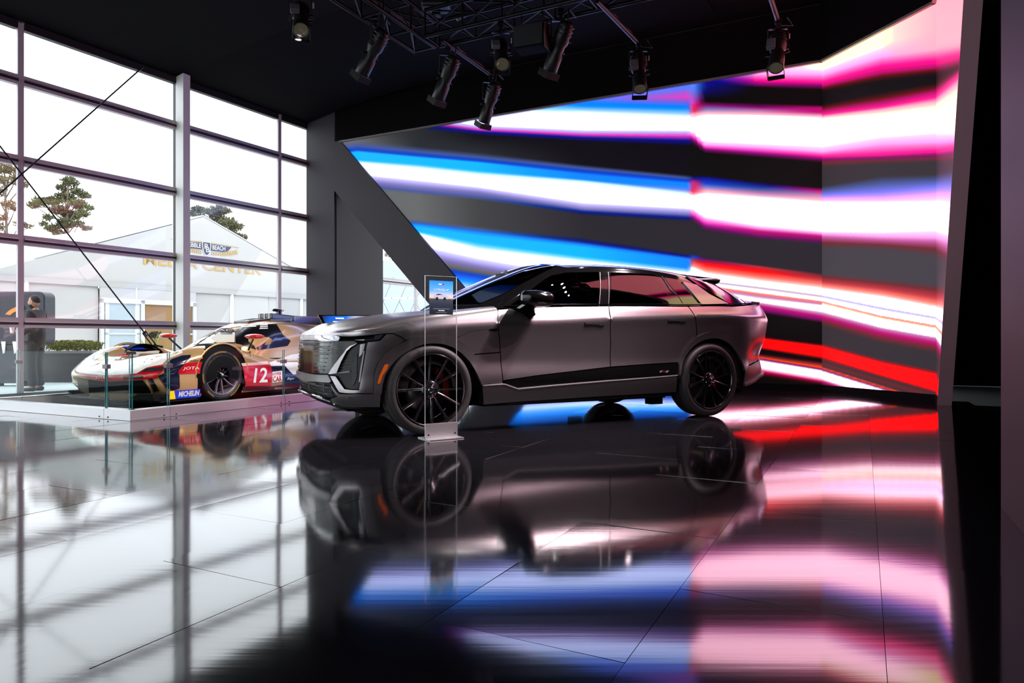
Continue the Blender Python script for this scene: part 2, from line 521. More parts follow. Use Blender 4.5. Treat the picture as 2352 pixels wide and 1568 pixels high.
# ------------------------------------------------------------------ walls around it
def wprism(name, O, D, nrm, pts, o0, o1, material):
    m = MB(); m.prism([O + D * s + nrm * o0 + Z * h for s, h in pts], nrm * (o1 - o0)); o = m.build(name, material); return tag(o, kind='structure')
wprism('wall_back', K, B, N1, [(9.745, 0), (10.55, 0), (10.55, CEIL), (9.745, CEIL)], -0.30, 0.03, M_char)
wprism('wall_back', K, B, N1, [(-0.2, LED_T + 0.035), (9.74, LED_T + 0.035), (9.74, CEIL), (-0.2, CEIL)], -0.30, 0.03, M_char)
# fascia over the bent parts
wprism('wall_fascia', K, D2, N2, [(-0.15, LED_T + 0.035), (L2 + 0.1, LED_T + 0.035), (L2 + 0.1, CEIL), (-0.15, CEIL)], -0.2, 0.03, M_fab)
wprism('wall_right', E2, D3, N3, [(-0.1, LED_T + 0.035), (3.6, LED_T + 0.035), (3.6, CEIL), (-0.1, CEIL)], -0.2, 0.03, M_fab)
fasc = wprism('trim_1', K, B, N1, [(0, LED_T + 0.036), (9.72, LED_T + 0.036), (9.72, CEIL - .01), (0, CEIL - .01)], 0.03, 0.036, M_fab)
# slanting frame beside the screen, and the wall return behind the opening
o0 = lambda h: 9.735 - (4.06 - h) * 0.977
wprism('trim_2', K, B, N1, [(led_left(0) + .02, 0), (o0(0), 0), (9.735, 4.06), (9.735, LED_T + 0.03), (led_left(LED_T) + .03, LED_T + 0.03)], -0.25, 0.05, M_char)
C9 = K + B * 9.72
wprism('wall_return', C9, A, B * -1, [(0.02, 0), (1.66, 0), (1.66, CEIL), (0.02, CEIL)], -0.12, 0.0, M_char)
wprism('wall_return', C9 + B * .83, A, B, [(0.3, 0), (1.66, 0), (1.66, CEIL), (0.3, CEIL)], -0.1, 0.0, M_char)
# right-hand side towards the visitor: dark doorway, then a painted wall
R0 = floorpt(2299, 1165)
t_r = (R0 - E2).dot(D3)
off = (R0 - E2).dot(N3)
wprism('wall_right', E2, D3, N3, [(t_r, 0), (17, 0), (17, CEIL), (t_r, CEIL)], off - 0.25, off, mat('plum_wall_paint', (36, 18, 26), 0.6))
wprism('wall_right', E2, D3, N3, [(-4, 0), (17, 0), (17, CEIL), (-4, CEIL)], -2.2, -2.05, M_black)
wprism('wall_right', E2, A, N3, [(3.9, 0), (4.1, 0), (4.1, CEIL), (3.9, CEIL)], -2.1, 0.5, M_black)
# behind the camera and above
FO = E2 - A * 17.0
wprism('wall_front', FO, B, A, [(-3, 0), (0.0, 0), (0.0, CEIL), (-3, CEIL)], -0.3, 0, M_black)
wprism('wall_front', FO, B, A, [(0.0, 5.0), (16, 5.0), (16, CEIL), (0.0, CEIL)], -0.3, 0, M_black)
ceil_poly = [ww(-17, off=-0.25), ww(12.5, off=-0.25), ww(12.5) - B * 10.5, E2 + A * 5 - B * 2.6, E2 - A * 17.4 - B * 2.6]
tag(slab(CEIL, CEIL + 0.15, ceil_poly).build('ceiling', M_fab), kind='structure')
# fabric swags under the ceiling
def swag(t0, t1, sag):
    m = MB(); n, k = 14, 10; vs = []
    for i in range(n + 1):
        for j in range(k + 1):
            u, v = i / n, j / k
            p = ww(t0 + (t1 - t0) * u, CEIL - 0.03 - sag * 4 * u * (1 - u) * 3.2 * v * (1 - v) - 0.34 * (1 - v) ** 4, 0.05 + 9.0 * v)
            vs.append(p)
    m.add(vs, [(i * (k + 1) + j, i * (k + 1) + j + 1, (i + 1) * (k + 1) + j + 1, (i + 1) * (k + 1) + j) for i in range(n) for j in range(k)], True)
    return m
lin_ = empty('ceiling', (0, 0, 0), kind='structure')
for t0, t1 in ((-8, -2.6), (-2.6, 2.62), (2.62, 5.7)):
    swag(t0, t1, 0.16).build('ceiling_fabric', M_fab, lin_)
# ------------------------------------------------------------------ window wall
M_pane = pane_mat('window_glass', (248, 250, 250), 1.3)
win = empty('window_1', ww(0), 0, kind='structure')
def wl(o): o.location = -win.location; o.parent = win; return o
RAILS = [-0.10, 1.06, 2.315, 3.52, 4.74]; TOPH = 5.60
posts = [(-15.6, 1), (-13.0, 0), (-10.4, 1), (-7.8, 0), (-5.2, 1), (-2.6, 0), (0.0, 0), (2.62, 1), (4.97, 0), (7.3, 1), (9.7, 0), (12.0, 1)]
def wbox(t0, t1, z0, z1, o0, o1):
    P = [ww(t0, 0, o0), ww(t1, 0, o0), ww(t1, 0, o1), ww(t0, 0, o1)]
    return MB().prism([Vector((p.x, p.y, z0)) for p in P], (0, 0, z1 - z0))
for t, big in posts:
    if big:
        o = wl(wbox(t - 0.07, t + 0.07, -0.16, CEIL - .02, -0.06, 0.26).build('column', M_white_frame)); 
        q = wbox(t - 0.074, t - 0.07, 0, CEIL - .1, -0.03, 0.03).build('slot', M_dark, o)
    else:
        wl(wbox(t - 0.042, t + 0.042, -0.16, TOPH, -0.012, 0.040).build('mullion', M_frame))
for k in range(len(posts) - 1):
    ta, tb = posts[k][0] + (0.07 if posts[k][1] else 0.042), posts[k + 1][0] - (0.07 if posts[k + 1][1] else 0.042)
    if ta < -5.5: pass
    for i, z in enumerate(RAILS):
        r = wl(wbox(ta, tb, z - 0.075, z + 0.075, -0.05, 0.05).build('rail', M_frame))
        wbox(ta, tb, z - 0.030, z + 0.005, 0.05, 0.066).build('channel', M_dark, r)
        wbox(ta, tb, z + 0.005, z + 0.016, 0.05, 0.072).build('lip', M_alu, r)
    wl(wbox(ta, tb, TOPH - 0.09, TOPH + 0.06, -0.05, 0.05).build('head_rail', M_dark))
    for i, z in enumerate(RAILS):
        z1 = RAILS[i + 1] - 0.07 if i < 4 else TOPH - 0.08
        wl(wbox(ta - .01, tb + .01, z + 0.07, z1, -0.006, 0.006).build('pane', M_pane))
wl(wbox(-17, 12.5, TOPH + 0.05, CEIL + .1, -0.10, 0.02).build('valance', M_fab))
# unseen front behind the visitor, its glazing added to bring light from behind; same system
win2 = empty('unseen_window', FO, 0, kind='structure')
def f2(b0, b1, z0, z1, o0, o1, nm, mt):
    o = strip(FO, B, A, b0, b1, z0, z1, o0, o1).build(nm, mt, win2); o.location = -FO; return o
for k in range(7):
    b0, b1 = k * 2.5, (k + 1) * 2.5
    f2(b0 - .05, b0 + .05, 0, 5.0, -.06, .06, 'mullion', M_frame)
    for i, z in enumerate((0.0, 1.25, 2.5, 3.75)):
        f2(b0 + .05, b1 - .05, z - (0 if i == 0 else .06), z + .06, -.05, .05, 'rail', M_frame)
        f2(b0 + .04, b1 - .04, z + .06, z + 1.19, -.006, .006, 'pane', M_pane)
# bracing cables across the bay
def on_wall(px, py, off):
    s, h = h_on(px, py, W0 + WN * off, WD); return ww(s, h, off)
M_cable = mat('dark_steel_cable', (38, 36, 44), 0.4, 0.6)
for a, b, lab in (((328, 154), (-60, 497), 'thin steel brace cable rising to the window head near the white column'),
                  ((-60, 258), (338, 772), 'thin steel brace cable running down to a turnbuckle beside the race car')):
    pa, pb = on_wall(*a, 0.25), on_wall(*b, 0.25)
    c = empty('brace_cable', pb if a[0] < 0 else pa, 0, lab, 'cable')
    def cl(o): o.location = -c.location; return o
    cl(MB().tube([pa, pb], 0.012, 8).build('cable', M_cable, c))
    if a[0] < 0:
        d = (pb - pa).normalized(); e = pb + d * 0.02
        side = WN.cross(d).normalized()
        fk = MB(); fk.beam(e - d * .1 + side * 0.03, e + d * 0.20 + side * .03, .014, .02); fk.beam(e - d * .1 - side * 0.03, e + d * 0.20 - side * .03, .014, .02); fk.beam(e - d * .1 - side * .036, e - d * .1 + side * .036, .03, .03)
        cl(fk.build('turnbuckle', M_cable, c))
        q = e + d * 0.28; anchor = on_wall(372, 800, 0.25)
        cl(MB().beam(e + d * .16, q, .035, .05).beam(q - d * .05, anchor, .05, .09).build('anchor_bracket', M_cable, c))

# ------------------------------------------------------------------ outdoors
GZ = -0.16
M_pave = mat('pale_concrete', (196, 198, 202), 0.85, noise=(3, 0.08))
tag(slab(GZ - 0.1, GZ, [Vector((-70, -30, 0)), Vector((30, -30, 0)), Vector((30, 90, 0)), Vector((-70, 90, 0))]).build('ground', M_pave), kind='structure')
M_tent = mat('white_tent_fabric', (186, 184, 181), 0.75, noise=(0.8, 0.05), bump=(1.6, 0.5))
M_tent2 = mat('white_tent_roof', (205, 206, 208), 0.75)
T0 = Vector((-13.3, 18.9, 0)); TD = Vector((0.547, 0.837, 0)).normalized(); TN = Vector((TD.y, -TD.x, 0))
def tp(t, h, off=0.0): return T0 + TD * t + TN * off + Z * h
def tpx(px, py, off=0.0):
    s, h = h_on(px, py, T0 + TN * off, TD); return s, h
tent = empty('marquee', tp(5.26, GZ), 0, 'large white gabled marquee with gold lettering and a winged emblem', 'marquee')
def tl(o): o.location = -tent.location; o.parent = tent; return o
PK, HW, EV = 5.26, 6.6, 2.42
tl(MB().prism([tp(PK - HW, EV), tp(PK + HW, EV), tp(PK, 4.94)], -TN * 0.05).build('gable', M_tent))
for sgn in (-1, 1):
    P = [tp(PK, 4.96), tp(PK + sgn * (HW + .1), EV), tp(PK + sgn * (HW + .1), EV, -15), tp(PK, 4.96, -15)]
    tl(MB().prism(P, (0, 0, 0.04)).build('roof_panel', M_tent2))
    tl(MB().prism([tp(PK + sgn * HW, GZ), tp(PK + sgn * HW, EV), tp(PK + sgn * HW, EV, -15), tp(PK + sgn * HW, GZ, -15)], TD * 0.04).build('side_wall', M_tent))
edges = [PK - HW, -0.1, 1.95]
walls = [(PK - HW, -0.05), (-0.05, 1.9), (4.98, 6.35), (6.38, 7.9), (7.93, 9.4), (9.43, PK + HW)]
for a, b in walls:   # slack curtain walls, gathered a little along their foot
    n, k = 14, 8; vs = []
    for i in range(n + 1):
        for j in range(k + 1):
            u, v = i / n, j / k
            w = 0.05 * math.sin(u * 9 + v * 3) * v * (1 - u * u) + 0.03 * math.sin(u * 3.1 - v * 7)
            vs.append(tp(a + (b - a) * u, EV + 0.02 - (EV - GZ) * v, -0.06 + w * .7))
    tl(MB().add(vs, [(i * (k + 1) + j, i * (k + 1) + j + 1, (i + 1) * (k + 1) + j + 1, (i + 1) * (k + 1) + j) for i in range(n) for j in range(k)], True).build('curtain_wall', M_tent))
tl(MB().prism([tp(PK - HW, EV - .05, .02), tp(PK + HW, EV - .05, .02), tp(PK + HW, EV + .10, .05), tp(PK - HW, EV + .10, .05)], TN * .01).build('eave_flap', M_tent))
for t in (0.0, 3.0, 6.36, 9.4):
    tl(MB().beam(tp(t, GZ, -.02), tp(t, EV, -.02), .09, .09).build('post', M_white_frame))
# entrance
door = empty('entrance', (0, 0, 0)); door.parent = tent; door.location = -tent.location
def ent(t0, t1, z0, z1, o0, o1, nm, mt, par=door): return MB().prism([tp(t0, z0, o0), tp(t1, z0, o0), tp(t1, z1, o0), tp(t0, z1, o0)], TN * (o1 - o0)).build(nm, mt, par)
M_dwhite = mat('white_door_frame', (205, 207, 208), 0.5)
M_dglass = mat('pale_door_glass', (170, 184, 190), 0.12)
M_brown = mat('brown_board_inside', (150, 116, 70), 0.8, noise=(4, .15))
for t0, t1, z0, z1 in ((1.92, 2.02, GZ, 2.02), (3.12, 3.24, GZ, 2.02), (4.55, 4.66, GZ, 2.02), (4.86, 4.98, GZ, 2.02), (1.92, 4.98, 1.90, 2.05)):
    ent(t0, t1, z0, z1, -.04, .06, 'frame', M_dwhite)
for a, b, mt in ((2.06, 3.10, M_dglass), (3.28, 4.54, M_brown), (4.66, 4.86, M_brown)):
    d = ent(a, b, GZ + .02, 1.9, -.02, .0, 'door', mt)
    if mt is M_dglass:
        for t in (a, b - .12): ent(t, t + .12, GZ + .02, 1.9, 0, .03, 'door_stile', M_dwhite, d)
    ent(a, b, .95, 1.0, 0, .03, 'push_bar', M_dwhite, d)
ent(1.92, 4.98, 2.05, EV, -.03, .02, 'transom', M_tent)
ent(1.9, 5.0, GZ, EV, -1.5, -1.45, 'inside_wall', M_brown)
# lettering
M_gold = mat('gold_lettering', (190, 156, 96), 0.5); M_slate = mat('slate_blue_print', (62, 66, 88), 0.5); M_wh = mat('white_print', (232, 232, 232), 0.5)
def tent_text(txt, tc, hc, size, m, width=None, off=.012, bold=0.0, par=None, nm='lettering', height=None):
    vs, fs = text_mesh(txt, size, 0.003, bold=bold)
    if width: vs[:, 0] *= width / (vs[:, 0].max() - vs[:, 0].min())
    if height: vs[:, 1] -= vs[:, 1].min(); vs[:, 1] *= height / vs[:, 1].max()
    W_ = [tp(tc + v[0], hc + v[1], off + v[2]) for v in vs]
    o = MB().add(W_, fs).build(nm, m); return tl(o)
s1, h1 = tpx(327, 607); s2, h2 = tpx(598, 631)
tent_text('MEDIA CENTER', (s1 + s2) / 2, (h1 + h2) / 2, 0.54, M_gold, abs(s2 - s1), bold=0.012, height=.36)
ec, eh = tpx(474, 570)
def epoly(pts, m, off, nm):
    return tl(MB().prism([tp(ec + x, eh + y, off) for x, y in pts], TN * 0.004).build(nm, m))
for sg in (-1, 1):
    epoly([(sg * .16, .17), (sg * .95, .14), (sg * .80, -.02), (sg * .62, -.06), (sg * .16, -.06)], M_slate, .010, 'emblem_banner')
    for k in range(15):
        x = .20 + k * .066; y0 = -.10 + .010 * (k / 14) ** 2 * 16; L_ = .10 + .04 * (k / 14)
        epoly([(sg * x, y0), (sg * (x + .042), y0 + .012), (sg * (x + .042 - .02 + k * .004), y0 - L_), (sg * (x - .02 + k * .004), y0 - L_)], M_gold, .010, 'emblem_feather')
    epoly([(sg * .14, .20), (sg * 1.25, .15), (sg * 1.25, .165), (sg * .14, .215)], M_gold, .010, 'emblem_line')
epoly([(-.15, .22), (.15, .22), (.17, .10), (.12, -.15), (.05, -.25), (-.05, -.25), (-.12, -.15), (-.17, .10)], M_wh, .013, 'emblem_shield_edge')
epoly([(-.13, .20), (.13, .20), (.145, .10), (.10, -.14), (.04, -.225), (-.04, -.225), (-.10, -.14), (-.145, .10)], M_slate, .016, 'emblem_shield')
tent_text('P', ec - .03, eh + .05, .26, M_wh, off=.022); tent_text('B', ec + .03, eh - .05, .26, M_wh, off=.024)
tent_text('PEBBLE', ec - .47, eh + .05, .22, M_wh, .52, off=.018); tent_text('BEACH', ec + .46, eh + .05, .22, M_wh, .48, off=.018)
tent_text('CONCOURS', ec - .35, eh - .35, .10, mat('pale_gold_print', (200, 192, 180), .6), .6)
tent_text("D'ELEGANCE", ec + .35, eh - .35, .10, MATS['pale_gold_print'], .6)
# second marquee behind, to the left
t2 = empty('marquee', tp(-12, GZ, -14), 0, 'plain white marquee roof rising behind the gabled marquee, far left', 'marquee')
def t2l(o): o.location = -t2.location; o.parent = t2; return o
def t2p(px, py, d): return atdepth(px, py, d)
q = [t2p(-300, 700, 44), t2p(560, 660, 54), t2p(400, 505, 54), t2p(-300, 602, 44)]
t2l(MB().prism(q, (-0.6, 1.0, 0.25)).build('roof_panel', M_tent2))
t2l(MB().prism([Vector((q[0].x, q[0].y, GZ)), Vector((q[1].x, q[1].y, GZ)), q[1], q[0]], (-0.3, .6, 0)).build('side_wall', M_tent))

# translucent dome tent with diamond struts, seen through the gap beside the screen
dm = empty('dome_tent', floorpt(930, 900), 0, 'pale blue tent with thin diamond lattice struts, seen below the slanting frame', 'tent')
def dml(o): o.location = -dm.location; o.parent = dm; return o
DD = 24.0
P = [Vector((*atdepth(800, 790, DD).xy, GZ)), Vector((*atdepth(1120, 800, DD + 4).xy, GZ)), atdepth(1120, 600, DD + 4), atdepth(800, 598, DD)]
dml(MB().prism(P, (0, .1, 0)).build('skin', mat('pale_blue_tent_skin', (168, 182, 206), .6, noise=(.7, .12))))
M_strut = mat('white_strut', (206, 200, 196), .5)
for k in range(-2, 6):
    x = 880 + k * 37
    for (a, b) in (((x + 24, 636), (x, 692)), ((x, 692), (x - 18, 730)), ((x, 692), (x + 22, 735))):
        dml(MB().tube([atdepth(*a, DD - .1), atdepth(*b, DD - .1)], .012, 5).build('strut', mat('grey_strut', (120, 116, 118), .5)))
    dml(MB().beam(atdepth(x - 18, 684, DD - .1), atdepth(x + 20, 685, DD - .1), .05, .06).build('spreader', M_strut))

# ------------------------------------------------------------------ plants
def foliage(mb, centers, n, size, rng):
    for (c, r) in centers:
        for _ in range(int(n * r * r)):
            v = Vector((rng.gauss(0, 1), rng.gauss(0, 1), rng.gauss(0, 1)))
            if v.length < 1e-3: continue
            v.normalize(); p = Vector(c) + Vector((v.x * r, v.y * r, v.z * r * .55)) * (rng.random() ** .35)
            d = Vector((rng.uniform(-1, 1), rng.uniform(-1, 1), rng.uniform(-.3, 1))).normalized(); u = d.orthogonal().normalized()
            s = size * rng.uniform(.6, 1.3)
            mb.add([p - u * s * .22, p + u * s * .22, p + d * s], [(0, 1, 2)])
M_pine = mat('pine_needles', (84, 84, 52), .8, noise=(.5, .5)); M_pine2 = mat('warm_pine_needles', (108, 92, 66), .8, noise=(1.1, .4)); M_bark = mat('grey_brown_bark', (116, 98, 86), .9, noise=(8, .3))
def pine(base, top, crowns, d, label, m=None, n=620, trunkw=.22):
    """crowns: pixel discs (px, py, radius px) at distance d"""
    b = atdepth(*base, d); b.z = GZ
    t = empty('pine_tree', b, 0, label, 'tree', 'wind-shaped pines behind the marquees')
    rng = random.Random(int(base[0]) + 5)
    tr = MB(); tip = atdepth(*top, d); tr.tube([b, b.lerp(tip, .5) + Vector((.1, 0, 0)), tip], trunkw, 8, rs=[trunkw, trunkw * .7, trunkw * .25])
    fm_ = MB(); cs = []
    for (x, y, r) in crowns:
        c = atdepth(x, y, d + rng.uniform(-.8, .8)); R_ = 1.15 * r / F_PX * d; cs.append((c, R_))
        k = min(1, max(.15, (c.z - b.z) / max(.1, tip.z - b.z))); st = b.lerp(tip, max(.1, k - .12))
        tr.tube([st, st.lerp(c, .6) + Vector((0, 0, -.1)), c], .05, 5, rs=[.07, .05, .02])
    foliage(fm_, cs, n, .30, rng)
    o = tr.build('trunk', M_bark, t); o.location = -b
    o = fm_.build('foliage', m or M_pine, t, recalc=False); o.location = -b
    return t
pine((150, 760), (155, 415), [(160, 418, 17), (140, 432, 12), (175, 440, 14), (195, 450, 12), (150, 455, 20), (120, 462, 16), (95, 465, 16), (78, 472, 12), (180, 470, 18), (205, 478, 9), (135, 482, 18), (165, 495, 18), (190, 490, 14), (110, 500, 10), (150, 515, 18), (120, 525, 14), (180, 515, 12), (200, 525, 10), (140, 538, 14), (100, 515, 8)], 62,
     'pine with layered crown standing clear between the left mullion and the white column', n=620)
pine((20, 760), (10, 385), [(2, 385, 22), (25, 392, 16), (38, 410, 14), (10, 415, 16), (-10, 440, 22), (50, 425, 12), (20, 470, 14), (35, 480, 10), (45, 515, 12), (5, 500, 12), (62, 520, 10), (-15, 520, 20)], 62,
     'sparse warm-toned pine cut by the left edge', M_pine2, n=360, trunkw=.2)
pine((500, 760), (480, 490), [(440, 492, 12), (455, 483, 14), (480, 486, 14), (505, 482, 18), (520, 486, 10), (462, 500, 12), (500, 500, 16), (525, 510, 16), (510, 515, 14), (540, 522, 14), (552, 520, 8), (530, 530, 12), (560, 545, 9), (548, 540, 8)], 62,
     'pine crown showing over the gable peak', n=620)
pine((903, 760), (902, 560), [(897, 572, 8), (905, 580, 10), (893, 585, 8), (912, 590, 10), (925, 592, 8)], 62, 'small pine tuft in the gap under the slanting frame', n=620)

pl = empty('planter', floorpt(165, 876, GZ), 0, 'long dark planter with a clipped green hedge outside the window', 'planter')
def pll(o): o.location = -pl.location; o.parent = pl; return o
pa, pb = floorpt(98, 878, GZ), floorpt(212, 878, GZ); dp = (pb - pa).normalized(); back = Vector((-dp.y, dp.x, 0)) * .5
zt = EYE - 27 / F_PX * pa.y
M_plant = mat('dark_planter_metal', (44, 42, 48), .35, .4)
pll(MB().prism([pa, pb, pb + back, pa + back], (0, 0, zt - GZ - .05)).build('box', M_plant))
pll(MB().prism([pa - dp * .03 - back * .06 + Z * (zt - GZ - .05), pb + dp * .03 - back * .06 + Z * (zt - GZ - .05), pb + dp * .03 + back * 1.06 + Z * (zt - GZ - .05), pa - dp * .03 + back * 1.06 + Z * (zt - GZ - .05)], (0, 0, .05)).build('rim', mat('grey_planter_rim', (120, 116, 118), .4)))
hm = MB(); rng = random.Random(5); L_ = (pb - pa).length
for _ in range(2600):
    u, v, w = rng.random(), rng.random(), rng.random() ** .6
    p = pa + dp * (.06 + u * (L_ - .1)) + back * v + Z * (zt - GZ + w * .22 * (1 - .25 * (2 * u - 1) ** 4))
    d = Vector((rng.gauss(0, .6), rng.gauss(0, .6), rng.random())).normalized(); q = d.orthogonal().normalized(); s = .05
    hm.add([p - q * s * .35, p + q * s * .35, p + d * s], [(0, 1, 2)])
pll(hm.build('hedge', mat('hedge_leaves', (96, 104, 34), .7, noise=(9, .5)), recalc=False))
yc = empty('yucca', floorpt(345, 868, GZ), 0, 'small spiky yellow-green plant beside the marquee door', 'plant')
ym = MB()
for k in range(14):
    a = k * 2.4; L_ = .45 + .2 * (k % 3); d = Vector((math.cos(a) * .6, math.sin(a) * .6, 1)).normalized()
    q = d.cross(Z).normalized() * .025; ym.add([q, -q, -q * .7 + d * L_ * .6, d * L_ + Vector((0, 0, -.03)), q * .7 + d * L_ * .6], [(0, 1, 2, 3, 4)])
o = ym.build('leaves', mat('yellow_green_leaves', (150, 150, 70), .6), yc, recalc=False); o.location.z = .55
o = MB().lathe([(.16, 0), (.22, .55), (.19, .55)], 16, Matrix.Rotation(math.pi / 2, 4, 'X')).build('pot', M_plant, yc)
# topiary ball by the door
tb = empty('topiary_ball', floorpt(357, 862, GZ), 0, 'little dark green topiary ball on a stem by the marquee door', 'plant')
bm_ = MB(); foliage(bm_, [(Vector((0, 0, 1.08)), .17)], 26000, .05, random.Random(2)); bm_.build('foliage', mat('dark_topiary_leaves', (52, 62, 38), .8), tb, recalc=False)
MB().tube([(0, 0, 0), (0, 0, 1.0)], .03, 6).build('stem', M_bark, tb)
# ------------------------------------------------------------------ free-form sheets (spline nets) and traced panels
def spline_w(q, n, knots=None):
    """weights (m x n) of a C1 interpolating cubic (non-uniform Catmull-Rom) at q in index space"""
    q = np.clip(np.asarray(q, float), 0, n - 1); i = np.minimum(np.floor(q).astype(int), n - 2); t = q - i
    kn = np.arange(n, dtype=float) if knots is None else np.asarray(knots, float)
    Wt = np.zeros((len(q), n)); r = np.arange(len(q)); h = kn[i + 1] - kn[i]
    h00 = 2 * t**3 - 3 * t**2 + 1; h10 = (t**3 - 2 * t**2 + t) * h; h01 = -2 * t**3 + 3 * t**2; h11 = (t**3 - t**2) * h
    np.add.at(Wt, (r, i), h00); np.add.at(Wt, (r, i + 1), h01)
    def tang(k, w):
        lo = np.maximum(k - 1, 0); hi = np.minimum(k + 1, n - 1)
        end = (lo == k) | (hi == k)
        d = kn[hi] - kn[lo]
        # three-point derivative on uneven knots
        d0 = np.where(end, 1, kn[k] - kn[np.maximum(k - 1, 0)]); d1 = np.where(end, 1, kn[np.minimum(k + 1, n - 1)] - kn[k])
        a_lo = np.where(end, -1 / d, -d1 / (d0 * (d0 + d1) + 1e-12)); a_hi = np.where(end, 1 / d, d0 / (d1 * (d0 + d1) + 1e-12)); a_k = np.where(end, 0, -(a_lo + a_hi))
        np.add.at(Wt, (r, lo), w * a_lo); np.add.at(Wt, (r, hi), w * a_hi); np.add.at(Wt, (r, k), w * a_k)
    tang(i, h10); tang(i + 1, h11)
    return Wt
class Sheet:
    def __init__(s, net, ku=None, kv=None, res=(10, 10)):
        s.P = np.asarray(net, float); s.nc, s.nr = s.P.shape[:2]
        chord = lambda a: np.concatenate([[0], np.cumsum(np.maximum(np.linalg.norm(np.diff(a, axis=0), axis=-1).mean(axis=-1), 1e-3))])
        s.ku = chord(s.P); s.kv = chord(np.swapaxes(s.P, 0, 1))
        s.nu, s.nv = (s.nc - 1) * res[0] + 1, (s.nr - 1) * res[1] + 1; s.res = res
        s.U = np.linspace(0, s.nc - 1, s.nu); s.V = np.linspace(0, s.nr - 1, s.nv)
        Wu, Wv = spline_w(s.U, s.nc, s.ku), spline_w(s.V, s.nr, s.kv)
        s.G = np.einsum('ia,jb,abk->ijk', Wu, Wv, s.P)
    def ev(s, u, v):
        return np.einsum('ia,ib,abk->ik', spline_w(u, s.nc, s.ku), spline_w(v, s.nr, s.kv), s.P)
    def nrm(s, u, v, e=0.03):
        u = np.asarray(u, float); v = np.asarray(v, float)
        a = s.ev(np.minimum(u + e, s.nc - 1), v) - s.ev(np.maximum(u - e, 0), v); b = s.ev(u, np.minimum(v + e, s.nr - 1)) - s.ev(u, np.maximum(v - e, 0))
        n = np.cross(a, b); n /= np.linalg.norm(n, axis=1, keepdims=True) + 1e-12
        return n * s.sign
    sign = 1.0
    def bvh(s):
        vs = [Vector(p) for p in s.G.reshape(-1, 3)]; nv = s.nv
        s.tri = []
        for i in range(s.nu - 1):
            for j in range(nv - 1):
                a, b, c, d = i * nv + j, (i + 1) * nv + j, (i + 1) * nv + j + 1, i * nv + j + 1
                s.tri += [(a, b, c), (a, c, d)]
        s.B = BVHTree.FromPolygons(vs, s.tri, epsilon=0.0)
    def trace(s, M, px, py, quiet=False):
        """pixel -> (u, v): camera ray in the thing's own frame M (world -> local)"""
        o = M @ ORIG; d = (M.to_3x3() @ ray(px, py)).normalized()
        h = s.B.ray_cast(o, d)
        if h[0] is None:
            if not quiet: print('MISS', round(px), round(py))
            # slide to the closest point of the surface to the ray
            best = None
            for k in np.linspace(2, 16, 141):
                q = s.B.find_nearest(o + d * k)
                if best is None or q[3] < best[3]: best = q
            h = best; idx = h[2]
            i, j = divmod(idx // 2, s.nv - 1); return np.array([s.U[i], s.V[j]])
        i, j = divmod(h[2] // 2, s.nv - 1)
        uv = np.array([(s.U[i] + s.U[i + 1]) / 2, (s.V[j] + s.V[j + 1]) / 2]); tgt = np.array(h[0]); e = 0.02
        for _ in range(5):
            p = s.ev([uv[0], min(uv[0] + e, s.nc - 1), uv[0]], [uv[1], uv[1], min(uv[1] + e, s.nr - 1)])
            Jm = np.stack([(p[1] - p[0]) / e, (p[2] - p[0]) / e], 1); du, *_ = np.linalg.lstsq(Jm, tgt - p[0], rcond=None)
            uv = np.clip(uv + np.clip(du, -.5, .5), 0, [s.nc - 1, s.nr - 1])
        return uv
def pip(poly, pts):
    poly = np.asarray(poly); x, y = pts[:, 0], pts[:, 1]; inside = np.zeros(len(pts), bool); j = len(poly) - 1
    for i in range(len(poly)):
        xi, yi = poly[i]; xj, yj = poly[j]
        c = ((yi > y) != (yj > y)) & (x < (xj - xi) * (y - yi) / (yj - yi + 1e-15) + xi); inside ^= c; j = i
    return inside
def densify(poly, step):
    out = []
    for i in range(len(poly)):
        a, b = np.asarray(poly[i]), np.asarray(poly[(i + 1) % len(poly)]); n = max(1, int(np.ceil(np.abs((b - a) / step).max())))
        out += [a + (b - a) * k / n for k in range(n)]
    return np.array(out)
def inset(poly, d):
    P = np.asarray(poly, float); n = len(P)
    area = 0.5 * sum(P[i][0] * P[(i + 1) % n][1] - P[(i + 1) % n][0] * P[i][1] for i in range(n)); sg = 1 if area > 0 else -1
    out = []
    for i in range(n):
        e0 = P[i] - P[i - 1]; e1 = P[(i + 1) % n] - P[i]
        n0 = np.array([-e0[1], e0[0]]) / (np.linalg.norm(e0) + 1e-12); n1 = np.array([-e1[1], e1[0]]) / (np.linalg.norm(e1) + 1e-12)
        m = n0 + n1; L = np.linalg.norm(m)
        m = n0 if L < 1e-6 else m / L / max(0.4, L / 2)
        out.append(P[i] + sg * d * m)
    return np.array(out)
